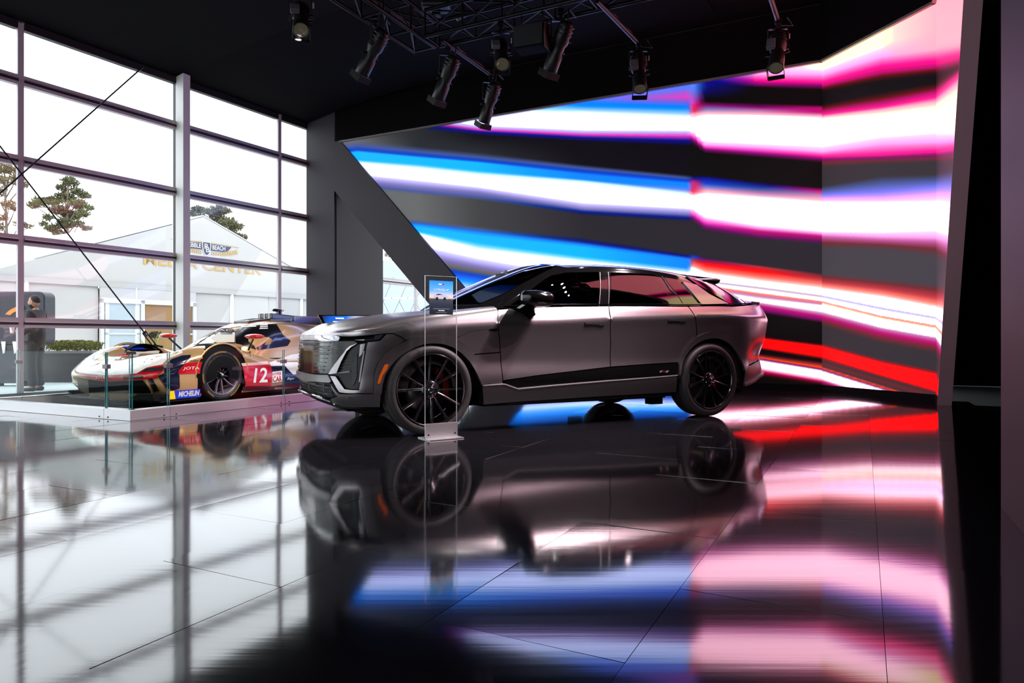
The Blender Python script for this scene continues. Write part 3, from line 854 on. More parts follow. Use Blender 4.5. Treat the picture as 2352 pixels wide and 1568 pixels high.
def fill(poly, gx, gy, holes=()):
    """triangulate polygon (2D) with interior grid points; returns pts, tris, boundary loop index count"""
    poly = np.asarray(poly); nb = len(poly); pts = [tuple(p) for p in poly]; edges = [(i, (i + 1) % nb) for i in range(nb)]
    for hp in holes:
        b = len(pts); pts += [tuple(p) for p in hp]; edges += [(b + i, b + (i + 1) % len(hp)) for i in range(len(hp))]
    lo, hi = poly.min(0), poly.max(0)
    xs = np.arange(math.ceil(lo[0] / gx) * gx, hi[0], gx); ys = np.arange(math.ceil(lo[1] / gy) * gy, hi[1], gy)
    if len(xs) and len(ys):
        g = np.array([(x, y) for x in xs for y in ys]); k = pip(poly, g)
        for hp in holes: k &= ~pip(hp, g)
        g = g[k]
        if len(g):   # stay clear of the outline
            ap = np.array(pts); sc = np.array([gx, gy])
            dmin = np.array([np.min(np.sum(((ap - q) / sc) ** 2, axis=1)) for q in g]); g = g[dmin > 0.12]
            pts += [tuple(p) for p in g]
    r = delaunay_2d_cdt([Vector(p) for p in pts], edges, [], 0, 1e-7)
    V, T = np.array([tuple(v) for v in r[0]]), [t for t in r[2] if len(t) == 3]
    T = np.array(T); cen = V[T].mean(1); k = pip(poly, cen)
    for hp in holes: k &= ~pip(hp, cen)
    return V, T[k]
def surface_mesh(name, P, N, T, material, parent, thick=0.0, mirror=False, smooth=True):
    """sheet with given normals; thick turns its rim inwards so it reads as a panel"""
    P = np.array(P, float); N = np.array(N, float); T = [tuple(t) for t in T]
    if mirror: P = P * [1, -1, 1]; N = N * [1, -1, 1]
    a = P[T[0][1]] - P[T[0][0]]; b = P[T[0][2]] - P[T[0][0]]
    Tn = []
    for t in T:
        c = np.cross(P[t[1]] - P[t[0]], P[t[2]] - P[t[0]])
        Tn.append(t if np.dot(c, N[t[0]] + N[t[1]] + N[t[2]]) >= 0 else (t[0], t[2], t[1]))
    vs = [tuple(p) for p in P]; ns = [tuple(n) for n in N]; fs = list(Tn)
    if thick:
        cnt = {}
        for t in Tn:
            for e in ((t[0], t[1]), (t[1], t[2]), (t[2], t[0])): cnt[e] = 1
        be = [e for e in cnt if (e[1], e[0]) not in cnt]
        idx = {}; out = {}
        cen = {}
        for (i, j) in be:
            d = P[j] - P[i]; o = np.cross(d, N[i]); o /= np.linalg.norm(o) + 1e-12     # outward in-plane
            for k in (i, j): out[k] = out.get(k, 0) + o
        for k in out:
            o = out[k] / (np.linalg.norm(out[k]) + 1e-12)
            idx[k] = (len(vs), len(vs) + 1); vs.append(tuple(P[k])); ns.append(tuple(o)); vs.append(tuple(P[k] - N[k] * thick)); ns.append(tuple(o))
        for (i, j) in be: fs.append((idx[i][0], idx[i][1], idx[j][1], idx[j][0]))
    me = bpy.data.meshes.new(name); me.from_pydata(vs, [], fs); me.update()
    if smooth:
        me.polygons.foreach_set('use_smooth', [True] * len(me.polygons)); me.normals_split_custom_set_from_vertices([Vector(n) for n in ns])
    me.materials.append(material)
    o = bpy.data.objects.new(name, me); COL.objects.link(o); o.parent = parent
    return o
class Traced:
    """a thing whose panels are traced from the photograph onto its sheets; both sides are built"""
    def __init__(s, root, M): s.root = root; s.M = M
    def uv(s, sh, pts): return [sh.trace(s.M, *p) for p in pts]
    def panel(s, name, sh, poly, material, gap=0.0025, lift=0.0, thick=0.012, parent=None, mirror=True, grid=0.035, isuv=False, holes=(), label=None, vmax=None):
        uvp = np.array(poly if isuv else s.uv(sh, poly))
        if vmax: uvp[:, 1] = np.minimum(uvp[:, 1], vmax)
        # local metric
        iu, iv = np.arange(sh.nc), np.arange(sh.nr)
        fwd = lambda a: np.stack([np.interp(a[:, 0], iu, sh.ku) + np.minimum(a[:, 0], 0) + np.maximum(a[:, 0] - sh.nc + 1, 0), np.interp(a[:, 1], iv, sh.kv)], 1)
        q = fwd(uvp)
        if gap: q = inset(q, gap)
        q = densify(q, np.array([grid, grid]) * .7)
        hs = [densify(fwd(np.array(h_ if isuv else s.uv(sh, h_))), np.array([grid, grid]) * .7) for h_ in holes]
        V, T = fill(q, grid, grid, hs); uv = np.stack([np.interp(V[:, 0], sh.ku, iu), np.interp(V[:, 1], sh.kv, iv)], 1)
        N = sh.nrm(uv[:, 0], uv[:, 1]); P = sh.ev(uv[:, 0], uv[:, 1]) + N * lift
        outs = [surface_mesh(name, P, N, T, material, parent or s.root, thick)]
        if mirror: outs.append(surface_mesh(name, P, N, T, material, parent or s.root, thick, mirror=True))
        if label:
            for o in outs: o['label'] = label
        return outs
    def strip(s, name, sh, line, w, material, lift=0.004, parent=None, mirror=True, isuv=False, h=None):
        """thin moulding laid along a traced line"""
        uv = np.array(line if isuv else s.uv(sh, line)); uv = np.array(densify_open(uv, .25))
        N = sh.nrm(uv[:, 0], uv[:, 1]); P = sh.ev(uv[:, 0], uv[:, 1]) + N * lift; outs = []
        for sg in ((1, -1) if mirror else (1,)):
            mb = MB(); k = np.array([1, sg, 1]); pts = [Vector(p * k) for p in P]; nn = [Vector(n * k) for n in N]
            vs = []
            for i, p in enumerate(pts):
                d = (pts[min(i + 1, len(pts) - 1)] - pts[max(i - 1, 0)]).normalized(); c = d.cross(nn[i]).normalized(); t = nn[i] * (h or w * .6)
                vs += [p - c * w / 2 - t, p - c * w / 2 + t * .5, p + c * w / 2 + t * .5, p + c * w / 2 - t]
            fs = [(i * 4 + a, i * 4 + (a + 1) % 4, i * 4 + 4 + (a + 1) % 4, i * 4 + 4 + a) for i in range(len(pts) - 1) for a in range(4)]
            fs += [(0, 1, 2, 3), tuple(len(vs) - 4 + a for a in (3, 2, 1, 0))]
            outs.append(mb.add(vs, fs).build(name, material, parent or s.root))
        return outs
def densify_open(P, step):
    out = []
    for a, b in zip(P[:-1], P[1:]):
        n = max(1, int(np.ceil(np.abs((b - a) / step).max()))); out += [a + (b - a) * k / n for k in range(n)]
    return out + [P[-1]]

    # (kept with the class helpers) decals cast straight onto several sheets
def cast(sheets, M, px, py):
    o = M @ ORIG; d = (M.to_3x3() @ ray(px, py)).normalized(); best = None
    fl = Vector((1, -1, 1))
    for sh in sheets:                       # each sheet is one half of the car: try it and its mirror image
        for sg in (1, -1):
            h = sh.B.ray_cast(o if sg > 0 else o * fl, d if sg > 0 else d * fl)
            if h[0] is not None and (best is None or h[3] < best[0]): best = (h[3], sh, h, sg)
    if best is None: return None
    _, sh, h, sg = best; i, j = divmod(h[2] // 2, sh.nv - 1)
    n = sh.nrm([(sh.U[i] + sh.U[i + 1]) / 2], [(sh.V[j] + sh.V[j + 1]) / 2])[0] * [1, sg, 1]
    return np.array(h[0]) * [1, sg, 1], n
def decal_pts(sheets, M, V, lift):
    P, N, ok = [], [], []
    for x, y in V:
        c = cast(sheets, M, x, y); ok.append(c is not None)
        if c is None: P.append((0, 0, 0)); N.append((0, 0, 1))
        else: P.append(c[0] + c[1] * lift); N.append(c[1])
    return np.array(P), np.array(N), np.array(ok)
def decal(name, sheets, M, poly, material, parent, lift=.004, grid=7.0, step=5.0, maxedge=.45):
    q = densify(np.array(poly, float), np.array([step, step])); V, T = fill(q, grid, grid); P, N, ok = decal_pts(sheets, M, V, lift)
    T = [t for t in T if ok[list(t)].all() and max(np.linalg.norm(P[t[0]] - P[t[1]]), np.linalg.norm(P[t[1]] - P[t[2]]), np.linalg.norm(P[t[0]] - P[t[2]])) < maxedge]
    if not T: print('EMPTY decal', name); return None
    return surface_mesh(name, P, N, T, material, parent)
def text_decal(name, sheets, M, txt, quad, material, parent, lift=.007, bold=.0, shear=0.0):
    """lettering stretched into a pixel quad (tl, tr, br, bl) and laid on the surface"""
    vs, fs = text_mesh(txt, 1.0, 0.0, bold=bold, shear=shear)
    lo, hi = vs.min(0), vs.max(0); u = (vs[:, 0] - lo[0]) / (hi[0] - lo[0]); v = (vs[:, 1] - lo[1]) / (hi[1] - lo[1])
    tl, tr, br, bl = [np.array(p, float) for p in quad]
    V = ((1 - u) * v)[:, None] * tl + (u * v)[:, None] * tr + (u * (1 - v))[:, None] * br + ((1 - u) * (1 - v))[:, None] * bl
    P, N, ok = decal_pts(sheets, M, V, lift)
    T = []
    for f in fs:
        for k in range(1, len(f) - 1):
            t = (f[0], f[k], f[k + 1])
            if ok[list(t)].all(): T.append(t)
    return surface_mesh(name, P, N, T, material, parent) if T else None
# ------------------------------------------------------------------ grey SUV
FW, RW = Vector((-.673, 5.77, 0)), Vector((2.075, 7.20, 0))
ax = (RW - FW).normalized(); nl = Vector((ax.y, -ax.x, 0)); SC = FW - nl * .97
suv = empty('suv', SC, math.atan2(ax.y, ax.x), 'satin grey electric SUV with gloss black roof and black multi-spoke wheels', 'car')
SM = (Matrix.Translation(SC) @ Matrix.Rotation(math.atan2(ax.y, ax.x), 4, 'Z')).inverted()
WB = (RW - FW).length
def suv_paint():
    m = bpy.data.materials.new('satin_grey_paint'); m.use_nodes = True; nt = m.node_tree; p = nt.nodes['Principled BSDF']
    p.inputs['Base Color'].default_value = (*lin((160, 154, 157)), 1); p.inputs['Metallic'].default_value = .92; p.inputs['Roughness'].default_value = .36
    p.inputs['Coat Weight'].default_value = .2; p.inputs['Coat Roughness'].default_value = .22
    p.inputs['Roughness'].default_value = .27
    MATS['satin_grey_paint'] = m; return m
M_paint = suv_paint()
M_gblk = mat('gloss_black', (10, 10, 11), .06, 0, coat=1.0)
M_sblk = mat('satin_black_plastic', (20, 20, 21), .45)
M_clad = mat('satin_grey_cladding', (112, 109, 111), .36, .6)
M_under = mat('underbody_black', (8, 8, 9), .8, spec=.15)
M_chrome = mat('dark_chrome', (190, 190, 194), .12, 1.0)
M_lens = mat('clear_lens', (186, 188, 194), .15, .0, coat=.6)
M_amber = mat('amber_lens', (214, 96, 10), .2, coat=1)
M_redl = mat('red_lens', (150, 10, 16), .15, coat=1)
M_tint = pane_mat('tinted_glass', (70, 74, 76), 1.8)
M_priv = pane_mat('privacy_glass', (22, 20, 24), 1.9)
M_clear = pane_mat('windshield_glass', (150, 160, 160), 1.52)

# lower body net: columns round the plan contour (front centre -> side -> rear centre), rows from sill to hood centre line
plan = [(-.84, 0), (-.838, .30), (-.815, .55), (-.755, .735), (-.64, .865), (-.48, .935), (-.26, .970), (0, .985), (.35, .985), (.72, .980), (1.3, .975), (1.9, .975), (2.4, .980),
        (2.8, .985), (3.1, .988), (3.4, .980), (3.68, .955), (3.92, .905), (4.10, .81), (4.20, .64), (4.255, .35), (4.27, 0)]
zc_ = [.80, .80, .80, .80, .80, .80, .86, .90, .925, .945, .968, 1.0, 1.02, 1.035, 1.045, 1.05, 1.045, 1.035, 1.02, 1.01, 1.0, 1.0]
zb_ = [.855, .86, .865, .872, .885, .912, .965, 1.005, 1.045, 1.085, 1.118, 1.135, 1.145, 1.16, 1.17, 1.18, 1.19, 1.20, 1.21, 1.215, 1.22, 1.22]
eb_ = [-.05, -.05, -.05, -.05, -.055, -.07, -.078, -.074, -.070, -.068, -.066, -.064, -.066, -.078, -.092, -.108, -.12, -.12, -.10, -.06, -.03, -.03]
cent = lambda x: float(np.interp(x, [-.84, -.7, -.6, -.5, -.25, 0, .35, .7], [.87, .935, .962, .985, 1.03, 1.06, 1.09, 1.11]))
hx = [-.60, -.58, -.555, -.525, -.48, -.40, -.24, 0, .35, .72]
net = []
for i, (x, l) in enumerate(plan):
    a = Vector(plan[max(i - 1, 0)]); b = Vector(plan[min(i + 1, len(plan) - 1)]); t = (b - a).normalized(); n = Vector((-t.y, t.x)) if True else None
    if i == 0: n = Vector((-1, 0))
    if i == len(plan) - 1: n = Vector((1, 0))
    front, rear = i <= 4, i >= 17
    c, zb = zc_[i], zb_[i]
    if front: rw = [(.225, -.10), (.33, -.005), (.50, .0), (.66, -.005), (.78, -.012), (.805, -.016), (.825, -.022), (zb, -.045)]
    elif rear: rw = [(.34, -.10), (.45, -.075), (.60, -.095), (.82, -.03), (c - .015, .0), (c, .002), (c + .015, -.002), (zb, eb_[i])]
    else: rw = [(.235, -.055), (.42, -.004), (.62, -.032), (c - .12, -.020), (c - .012, -.0015), (c, .0), (c + .012, -.005), (zb, eb_[i])]
    if i == 5: rw = [(.228, -.08), (.36, -.01), (.52, -.004), (.68, -.004), (.79, -.006), (.815, -.008), (.84, -.014), (zb, -.062)]
    if i == 16: rw = [(.29, -.07), (.43, -.03), (.60, -.04), (.86, -.012), (c - .012, 0), (c, 0), (c + .012, -.005), (zb, eb_[i])]
    col = [(x + n.x * e, l + n.y * e, z) for z, e in rw]
    if i < len(hx):
        xc = hx[i]; le = col[-1][1]
        if i <= 4:
            f_ = .5; col.append((col[-1][0] * (1 - f_) + xc * f_ - .02, le * (1 - f_) + 0 * f_, cent(col[-1][0] * .5 + xc * .5) - .012 * (le > .3) - .02 * le)); col.append((xc, 0, cent(xc)))
        else: col.append((xc * .5 + x * .5, .52, zb + (cent(xc) - zb) * .62)); col.append((xc, 0, cent(xc)))
    else:
        le = col[-1][1]; col.append((col[-1][0] - (.05 if rear else 0), max(le - .16, 0) if not rear else le * .8, zb - .01)); col.append((col[-1][0] - (.15 if rear else 0), max(le - .35, 0) if not rear else le * .6, zb - .04))
    net.append([(p[0], -p[1], p[2]) for p in col])
body = Sheet(net, res=(10, 8)); body.bvh()
if body.nrm([10.0], [2.0])[0][1] > 0: body.sign = -1.0
# cabin net
s0 = [(.28, 0, 1.095), (.36, .40, 1.092), (.57, .72, 1.085), (.70, .875, 1.088), (1.05, .897, 1.108), (1.5, .902, 1.122), (1.95, .903, 1.132), (2.4, .900, 1.145), (2.8, .890, 1.158), (3.12, .872, 1.168),
      (3.50, .825, 1.185), (3.88, .70, 1.205), (4.16, .42, 1.215), (4.22, 0, 1.22)]
s3 = [(1.40, 0, 1.572), (1.42, .34, 1.562), (1.46, .575, 1.530), (1.50, .655, 1.505), (1.60, .690, 1.510), (1.78, .694, 1.526), (2.05, .696, 1.532), (2.42, .688, 1.530), (2.74, .678, 1.512), (2.96, .666, 1.490),
      (3.22, .645, 1.455), (3.44, .58, 1.440), (3.52, .34, 1.462), (3.54, 0, 1.470)]
s4 = [(1.50, 0, 1.585), (1.53, .26, 1.578), (1.58, .34, 1.572), (1.65, .36, 1.575), (1.75, .37, 1.580), (1.92, .37, 1.586), (2.12, .37, 1.588), (2.45, .37, 1.584), (2.74, .37, 1.576), (2.96, .36, 1.564),
      (3.18, .35, 1.543), (3.36, .31, 1.522), (3.46, .20, 1.505), (3.48, 0, 1.503)]
s5 = [(1.60, 0, 1.592), (1.63, 0, 1.594), (1.68, 0, 1.597), (1.75, 0, 1.60), (1.85, 0, 1.603), (1.98, 0, 1.605), (2.15, 0, 1.605), (2.45, 0, 1.602), (2.74, 0, 1.594), (2.96, 0, 1.582), (3.16, 0, 1.560), (3.32, 0, 1.540), (3.40, 0, 1.527), (3.42, 0, 1.520)]
cnet = []
for a, c, d, e in zip(s0, s3, s4, s5):
    a, c, d, e = map(np.array, (a, c, d, e)); bul = np.array([-.012, .022, .018]) if a[0] < .65 else np.array([0, .016, .006]) if a[0] < 3.2 else np.array([.012, .01, .015])
    col = [a, a * .67 + c * .33 + bul * .85, a * .34 + c * .66 + bul, a * .06 + c * .94 + bul * .4, c, c * .6 + d * .4 + [0, .02 if a[1] > .3 else 0, .010], d, e]
    cnet.append([(p[0], -p[1], p[2]) for p in col])
cabin = Sheet(cnet, res=(12, 8)); cabin.bvh()
if cabin.nrm([6.0], [1.5])[0][1] > 0: cabin.sign = -1.0

ca = lambda *L: [(690 + x / 3.564, 580 + y / 3.564) for x, y in L]      # tracing frames of the photograph
cb = lambda *L: [(1150 + x / 3.564, 580 + y / 3.564) for x, y in L]
cc = lambda *L: [(700 + x / 7.127, 740 + y / 7.127) for x, y in L]
cd = lambda *L: [(1500 + x / 4.611, 620 + y / 4.611) for x, y in L]
T = Traced(suv, SM)
AFO = ca((598, 1155), (600, 1080), (607, 985), (635, 900), (685, 833), (755, 775), (825, 738), (930, 698), (1010, 683), (1090, 679), (1180, 689), (1270, 715), (1350, 762), (1420, 832), (1470, 910), (1505, 990), (1527, 1075))
AFI = ca((663, 1157), (672, 1080), (692, 1005), (735, 930), (799, 862), (870, 808), (940, 771), (1010, 748), (1080, 741), (1160, 746), (1240, 771), (1320, 826), (1385, 896), (1430, 970), (1460, 1030), (1482, 1085))
ARO = cd((266, 1115), (272, 1010), (288, 925), (320, 850), (380, 770), (450, 712), (540, 668), (620, 650), (700, 652), (780, 672), (850, 712), (910, 770), (955, 845), (985, 920), (1003, 1003))
ARI = cd((288, 1115), (302, 1010), (332, 920), (387, 842), (452, 783), (530, 742), (610, 723), (680, 724), (750, 747), (820, 797), (880, 868), (925, 948), (955, 1022), (968, 1075))
def uvz(sh, u, z):
    vs = np.linspace(0, sh.nr - 1, 400); p = sh.ev(np.full(400, u), vs); k = np.argmin(np.abs(p[:330, 2] - z)); return np.array([u, vs[k]])
# hood (clamshell)
slit_top = cc((590, 232), (700, 236), (900, 225), (1150, 202), (1330, 183))
hoodlow = slit_top + cc((1450, 178), (1560, 228), (1655, 292))
fen_top = ca((1290, 692), (1390, 645), (1500, 630), (1619, 621))
hu = T.uv(body, hoodlow + AFO[7:12] + fen_top + ca((1613, 540), (1616, 470)))
lip = T.uv(body, cc((300, 214), (400, 214), (550, 216)))
du_ = hu[-1]
hood_uv = [np.array([0, lip[0][1]])] + [np.array([p[0], p[1]]) for p in lip[1:]] + hu + [np.array([du_[0], 7.3]), np.array([8.6, 8.2]), np.array([8.35, 9.0]), np.array([0.0, 9.0])]
T.panel('hood', body, hood_uv, M_paint, gap=.002, mirror=True, isuv=True)
# front bumper skin
lamp_right = cc((1030, 318), (1008, 400), (988, 520), (950, 750), (910, 960), (885, 1108))
T.panel('front_bumper', body, cc((1238, 292), (1335, 190), (1450, 184), (1555, 233), (1650, 298)) + AFO[6::-1] + cc((870, 1160), (600, 1155), (560, 1145), (470, 990), (398, 872), (503, 880), (560, 962), (650, 1090)) + lamp_right[::-1], M_paint)
T.panel('grille_fin', body, cc((862, 345), (745, 388), (695, 428), (565, 598), (398, 842), (418, 850), (527, 830), (602, 640), (692, 470), (765, 402)), M_paint, lift=.006, gap=0, grid=.02)
T.panel('bumper_bar', body, [np.array([0, uvz(body, 0, .50)[1]]), np.array([0, uvz(body, 0, .425)[1]])] + T.uv(body, cc((185, 972), (415, 990), (445, 965), (392, 858), (150, 852))), M_clad, isuv=True, gap=.001, lift=.010, grid=.02)
T.panel('lower_bumper', body, cc((560, 1168), (850, 1168), (1124, 1172), (1244, 1172), (1232, 1388), (900, 1385), (600, 1372), (455, 1315), (425, 1255), (540, 1215), (470, 1130), (420, 1000)), M_clad, lift=.004)
T.panel('splitter', body, cc((470, 1325), (600, 1376), (900, 1389), (1230, 1392), (1215, 1440), (900, 1440), (700, 1415)), M_gblk, lift=.012, gap=0)
# lamp housing and lights
lamp = T.panel('headlamp', body, lamp_right + cc((650, 1085), (560, 962), (503, 880), (418, 852), (527, 830), (602, 640), (692, 470), (765, 402), (862, 345)), mat('lamp_black', (7, 7, 8), .35, spec=.3), lift=-.022, thick=.02)[0]
T.panel('lamp_lens', body, cc((905, 360), (985, 345), (965, 450), (930, 525), (885, 565), (895, 450)), M_lens, lift=-.008, gap=0, thick=.01, grid=.02)
T.panel('running_light', body, cc((958, 470), (980, 468), (945, 700), (905, 965), (882, 985), (905, 780), (935, 600)), M_lens, lift=-.004, gap=0, thick=.012, grid=.02)
for k in range(5):
    y = 600 + k * 52; T.panel('lamp_fin', body, cc((625 - k * 24, y + 25), (800, y + 10), (795, y + 24), (618 - k * 24, y + 38)), M_sblk, lift=-.010, gap=0, thick=.012, grid=.03)
T.panel('lamp_blade', body, cc((535, 820), (720, 796), (740, 812), (415, 856)), M_clad, lift=-.006, gap=0, thick=.012, grid=.03)
T.panel('lamp_ridge', body, cc((815, 560), (850, 520), (850, 900), (800, 1010), (765, 1040), (770, 700)), M_sblk, lift=-.012, gap=0, grid=.02)
T.panel('upper_lamp', body, cc((592, 238), (800, 238), (1150, 206), (1328, 188), (1232, 288), (1035, 312), (820, 295), (640, 268)), M_gblk, lift=-.006)
T.panel('upper_lamp_lens', body, cc((1145, 214), (1290, 196), (1215, 276), (1140, 284)), mat('smoked_lens', (40, 44, 58), .08, coat=1), lift=.0, gap=0, thick=.004, grid=.03)
gr_edge = T.uv(body, cc((800, 300), (862, 338), (745, 384), (692, 426), (562, 596), (395, 842)))
grille = T.panel('grille', body, [np.array([0, uvz(body, 0, .795)[1]])] + gr_edge + [np.array([0, uvz(body, 0, .505)[1]])], mat('grille_black', (8, 8, 9), .14, spec=.35), isuv=True, lift=-.012, gap=.001)
T.panel('shield', body, [np.array([0, uvz(body, 0, .853)[1]])] + T.uv(body, cc((550, 224), (585, 245), (545, 302), (400, 308))) + [np.array([0, uvz(body, 0, .80)[1]])], mat('gloss_grey_shield', (150, 152, 158), .10, .6, coat=1), isuv=True, lift=-.003, gap=.001, grid=.02)
for k in range(8):  # grille bars
    z = .78 - k * .033; e = uvz(body, 2.6 - k * .07, z)
    T.strip('grille_bar', body, [uvz(body, 1.1, z - .004), uvz(body, 1.8, z), e], .006, M_sblk, lift=-.006, isuv=True)
T.panel('lower_intake', body, [np.array([0, uvz(body, 0, .42)[1]])] + T.uv(body, cc((195, 985), (400, 1002), (468, 1140), (530, 1218), (420, 1248), (300, 1215))) + [np.array([0, uvz(body, 0, .31)[1]])], M_sblk, isuv=True, lift=-.03, grid=.03)
iu = T.uv(body, cc((260, 1010), (400, 1010), (500, 1200), (300, 1160)))
hexm = {1: MB(), -1: MB()}
for r_ in range(7):
    for q_ in range(12):
        u = 1.2 + q_ * .13 + (r_ % 2) * .065; z = .405 - r_ * .014
        p = body.ev([u], [uvz(body, u, z)[1]])[0]; n = body.nrm([u], [uvz(body, u, z)[1]])[0]
        for sg in (1, -1):
            P0 = Vector(p * [1, sg, 1]); n_ = Vector(n * [1, sg, 1]); s_ = n_.cross(Z).normalized()
            hexm[sg].add([P0 + n_ * -.022 + s_ * .0045 * math.cos(a) + Z * .0045 * math.sin(a) for a in [i * math.pi / 3 for i in range(6)]], [tuple(range(6))])
for sg in (1, -1): hexm[sg].build('intake_mesh', mat('mesh_grey', (60, 60, 66), .3, .8), suv, recalc=False)  # lighter grey metallic hexagons over the black intake
T.strip('chin_trim', body, [uvz(body, 0, .315)] + T.uv(body, cc((130, 1190), (250, 1225), (425, 1285))), .016, M_chrome, lift=.004, isuv=True)
T.panel('marker_lamp', body, cc((1303, 690), (1357, 680), (1332, 765), (1272, 862), (1228, 1000), (1186, 1005), (1216, 880), (1262, 770)), M_amber, lift=.022, gap=0, grid=.02)
for q in (cc((715, 1235)), cc((336, 925))):
    u = T.uv(body, q)[0]; p = body.ev([u[0]], [u[1]])[0]; n = Vector(body.nrm([u[0]], [u[1]])[0]); c = Vector(p) + n * .006
    MB().tube([c - n * .01, c + n * .004], .011, 14).build('parking_sensor', M_clad, suv)
# arches
T.panel('wheel_arch_trim', body, AFO + AFI[::-1], M_paint, lift=.012, gap=.001, thick=.03, grid=.03)
T.panel('wheel_arch_trim', body, ARO + ARI[::-1], M_paint, lift=.012, gap=.001, thick=.03, grid=.03)
# fender, doors, quarter
T.panel('fender_panel', body, fen_top + ca((1630, 720), (1635, 813), (1440, 829)) + AFO[13:10:-1], M_paint)
T.panel('fender_panel', body, ca((1424, 838), (1440, 834), (1636, 818), (1646, 950), (1656, 1072), (1530, 1076)) + AFO[15:13:-1], M_paint)
belt_f = cb((250, 452), (450, 446), (700, 442), (882, 440))
fdoor = T.panel('front_door', body, ca((1617, 466), (1614, 540), (1622, 622), (1634, 720), (1639, 815), (1650, 960), (1660, 1046)) + cb((300, 1005), (600, 970), (897, 934), (899, 750), (895, 600), (890, 500)) + belt_f[::-1] + ca((1800, 456)), M_paint, vmax=6.96)
rdoor = T.panel('rear_door', body, cb((886, 440), (894, 500), (899, 600), (903, 750), (901, 934), (1200, 912), (1452, 898)) + ARO[1:6] + cb((1597, 688), (1603, 640), (1599, 580), (1588, 520), (1560, 476), (1532, 442), (1200, 440)), M_paint, vmax=6.96)
qs = T.uv(body, cb((1604, 690), (1609, 640), (1604, 580), (1593, 520), (1565, 476), (1538, 442), (1700, 438), (1900, 442)))
qb = T.uv(body, ARO[14:6:-1])
T.panel('quarter_panel', body, qs + [np.array([18.0, 7.0]), np.array([19.2, 7.0]), uvz(body, 19.2, 1.0), uvz(body, 18.6, .75), uvz(body, 18.2, .60)] + T.uv(body, cd((1090, 968), (1020, 1000))) + qb, M_paint, isuv=True)
T.panel('tail_lamp', body, [uvz(body, 18.3, .62), uvz(body, 18.7, .75), uvz(body, 18.95, .84), uvz(body, 18.9, .60)], M_redl, isuv=True, lift=.002)
T.panel('rear_bumper', body, T.uv(body, cd((968, 1022), (1040, 1000), (1108, 965))) + [uvz(body, 18.3, .585), uvz(body, 21, .585), uvz(body, 21, .40), uvz(body, 18.2, .42)] + T.uv(body, cd((1060, 1150), (950, 1200))), M_clad, isuv=True, lift=.012)
T.strip('rear_lip', body, T.uv(body, cd((948, 1204), (1050, 1160))) + [uvz(body, 18.0, .43), uvz(body, 18.6, .42), uvz(body, 21, .41)], .03, M_clad, lift=.03, isuv=True)
T.panel('tailgate', body, [uvz(body, 19.25, 1.0), np.array([19.25, 7.0]), np.array([21, 7.0]), uvz(body, 21, .60), uvz(body, 19.0, .60), uvz(body, 18.98, .85)], M_paint, isuv=True)
# sill
T.panel('sill_band', body, ca((1662, 1050)) + cb((300, 1008), (600, 973), (900, 938), (1200, 916), (1450, 902), (1448, 1000), (890, 1042), (420, 1082), (142, 1110), (42, 1074)), M_gblk, lift=-.004)
T.strip('sill_trim', body, ca((1490, 1086), (1660, 1074)) + cb((40, 1077), (142, 1113), (420, 1086), (890, 1046), (1446, 1003)), .009, mat('satin_silver_trim', (200, 196, 198), .35, .6), lift=.008)
T.panel('side_skirt', body, ca((1487, 1092), (1660, 1079)) + cb((40, 1082), (142, 1118), (420, 1091), (890, 1051), (1440, 1009), (1434, 1140), (880, 1172), (60, 1226)) + ca((1486, 1262)), mat('dark_skirt', (70, 68, 70), .38, .5), lift=.006)
T.strip('skirt_trim', body, cb((80, 1236), (480, 1212), (880, 1188), (1330, 1168)), .012, M_gblk, lift=.012)
# door handles and badges
for poly in (cb((692, 572), (850, 565), (856, 577), (846, 592), (812, 595), (798, 587), (692, 585)), cb((1372, 545), (1515, 540), (1521, 552), (1508, 564), (1475, 566), (1465, 560), (1372, 558))):
    T.panel('handle_recess', body, [(x + (x - np.mean([p[0] for p in poly])) * .05, y + (y - np.mean([p[1] for p in poly])) * .3) for x, y in poly], M_sblk, lift=.002, gap=0, thick=.004, grid=.03)
    T.panel('door_handle', body, poly, M_paint, lift=.010, gap=0, thick=.010, grid=.03)
T.panel('fender_badge', body, ca((1545, 628), (1612, 622), (1606, 640), (1590, 648), (1560, 640)), M_chrome, lift=.004, gap=0, grid=.02)
for k, (c_, x0) in enumerate((((170, 170, 176), 1296), ((150, 16, 26), 1322), ((200, 200, 204), 1346))):
    T.panel('door_badge', body, cb((x0 + 10, 966), (x0 + 30, 964), (x0 + 18, 981), (x0 + 2, 982)), mat('badge_%d' % k, c_, .25, .7), lift=.004, gap=0, thick=.004, grid=.02)
# cabin: gloss black shell with holes for the glazing
gf = ca((1712, 450), (1800, 376), (1900, 294)) + cb((357, 218), (420, 185), (520, 165), (700, 159), (800, 159), (806, 232), (806, 434))
grr = cb((902, 163), (1100, 170), (1260, 182), (1318, 260), (1357, 340), (1374, 428), (890, 432))
gq = cb((1332, 198), (1434, 216), (1520, 312), (1600, 422), (1500, 426), (1445, 340))
dpil = cb((1478, 238), (1600, 264), (1720, 350), (1838, 441), (1668, 436), (1560, 330))
uws = [np.array([0, .25]), np.array([1.0, .22]), np.array([1.75, .25]), np.array([1.98, .8]), np.array([2.05, 2.0]), np.array([2.1, 3.3]), np.array([1.6, 3.75]), np.array([0.8, 3.85]), np.array([0, 3.9])]
urg = [np.array([10.75, .6]), np.array([10.35, 2.0]), np.array([10.15, 3.5]), np.array([11.2, 3.7]), np.array([12.2, 3.8]), np.array([13, 3.8]), np.array([13, .5]), np.array([11.8, .5])]
ug = [T.uv(cabin, g) for g in (gf, grr, gq)]
rim = [np.array([0, 0]), np.array([3, 0]), np.array([9.4, 0]), np.array([13, 0]), np.array([13, 7]), np.array([0, 7])]
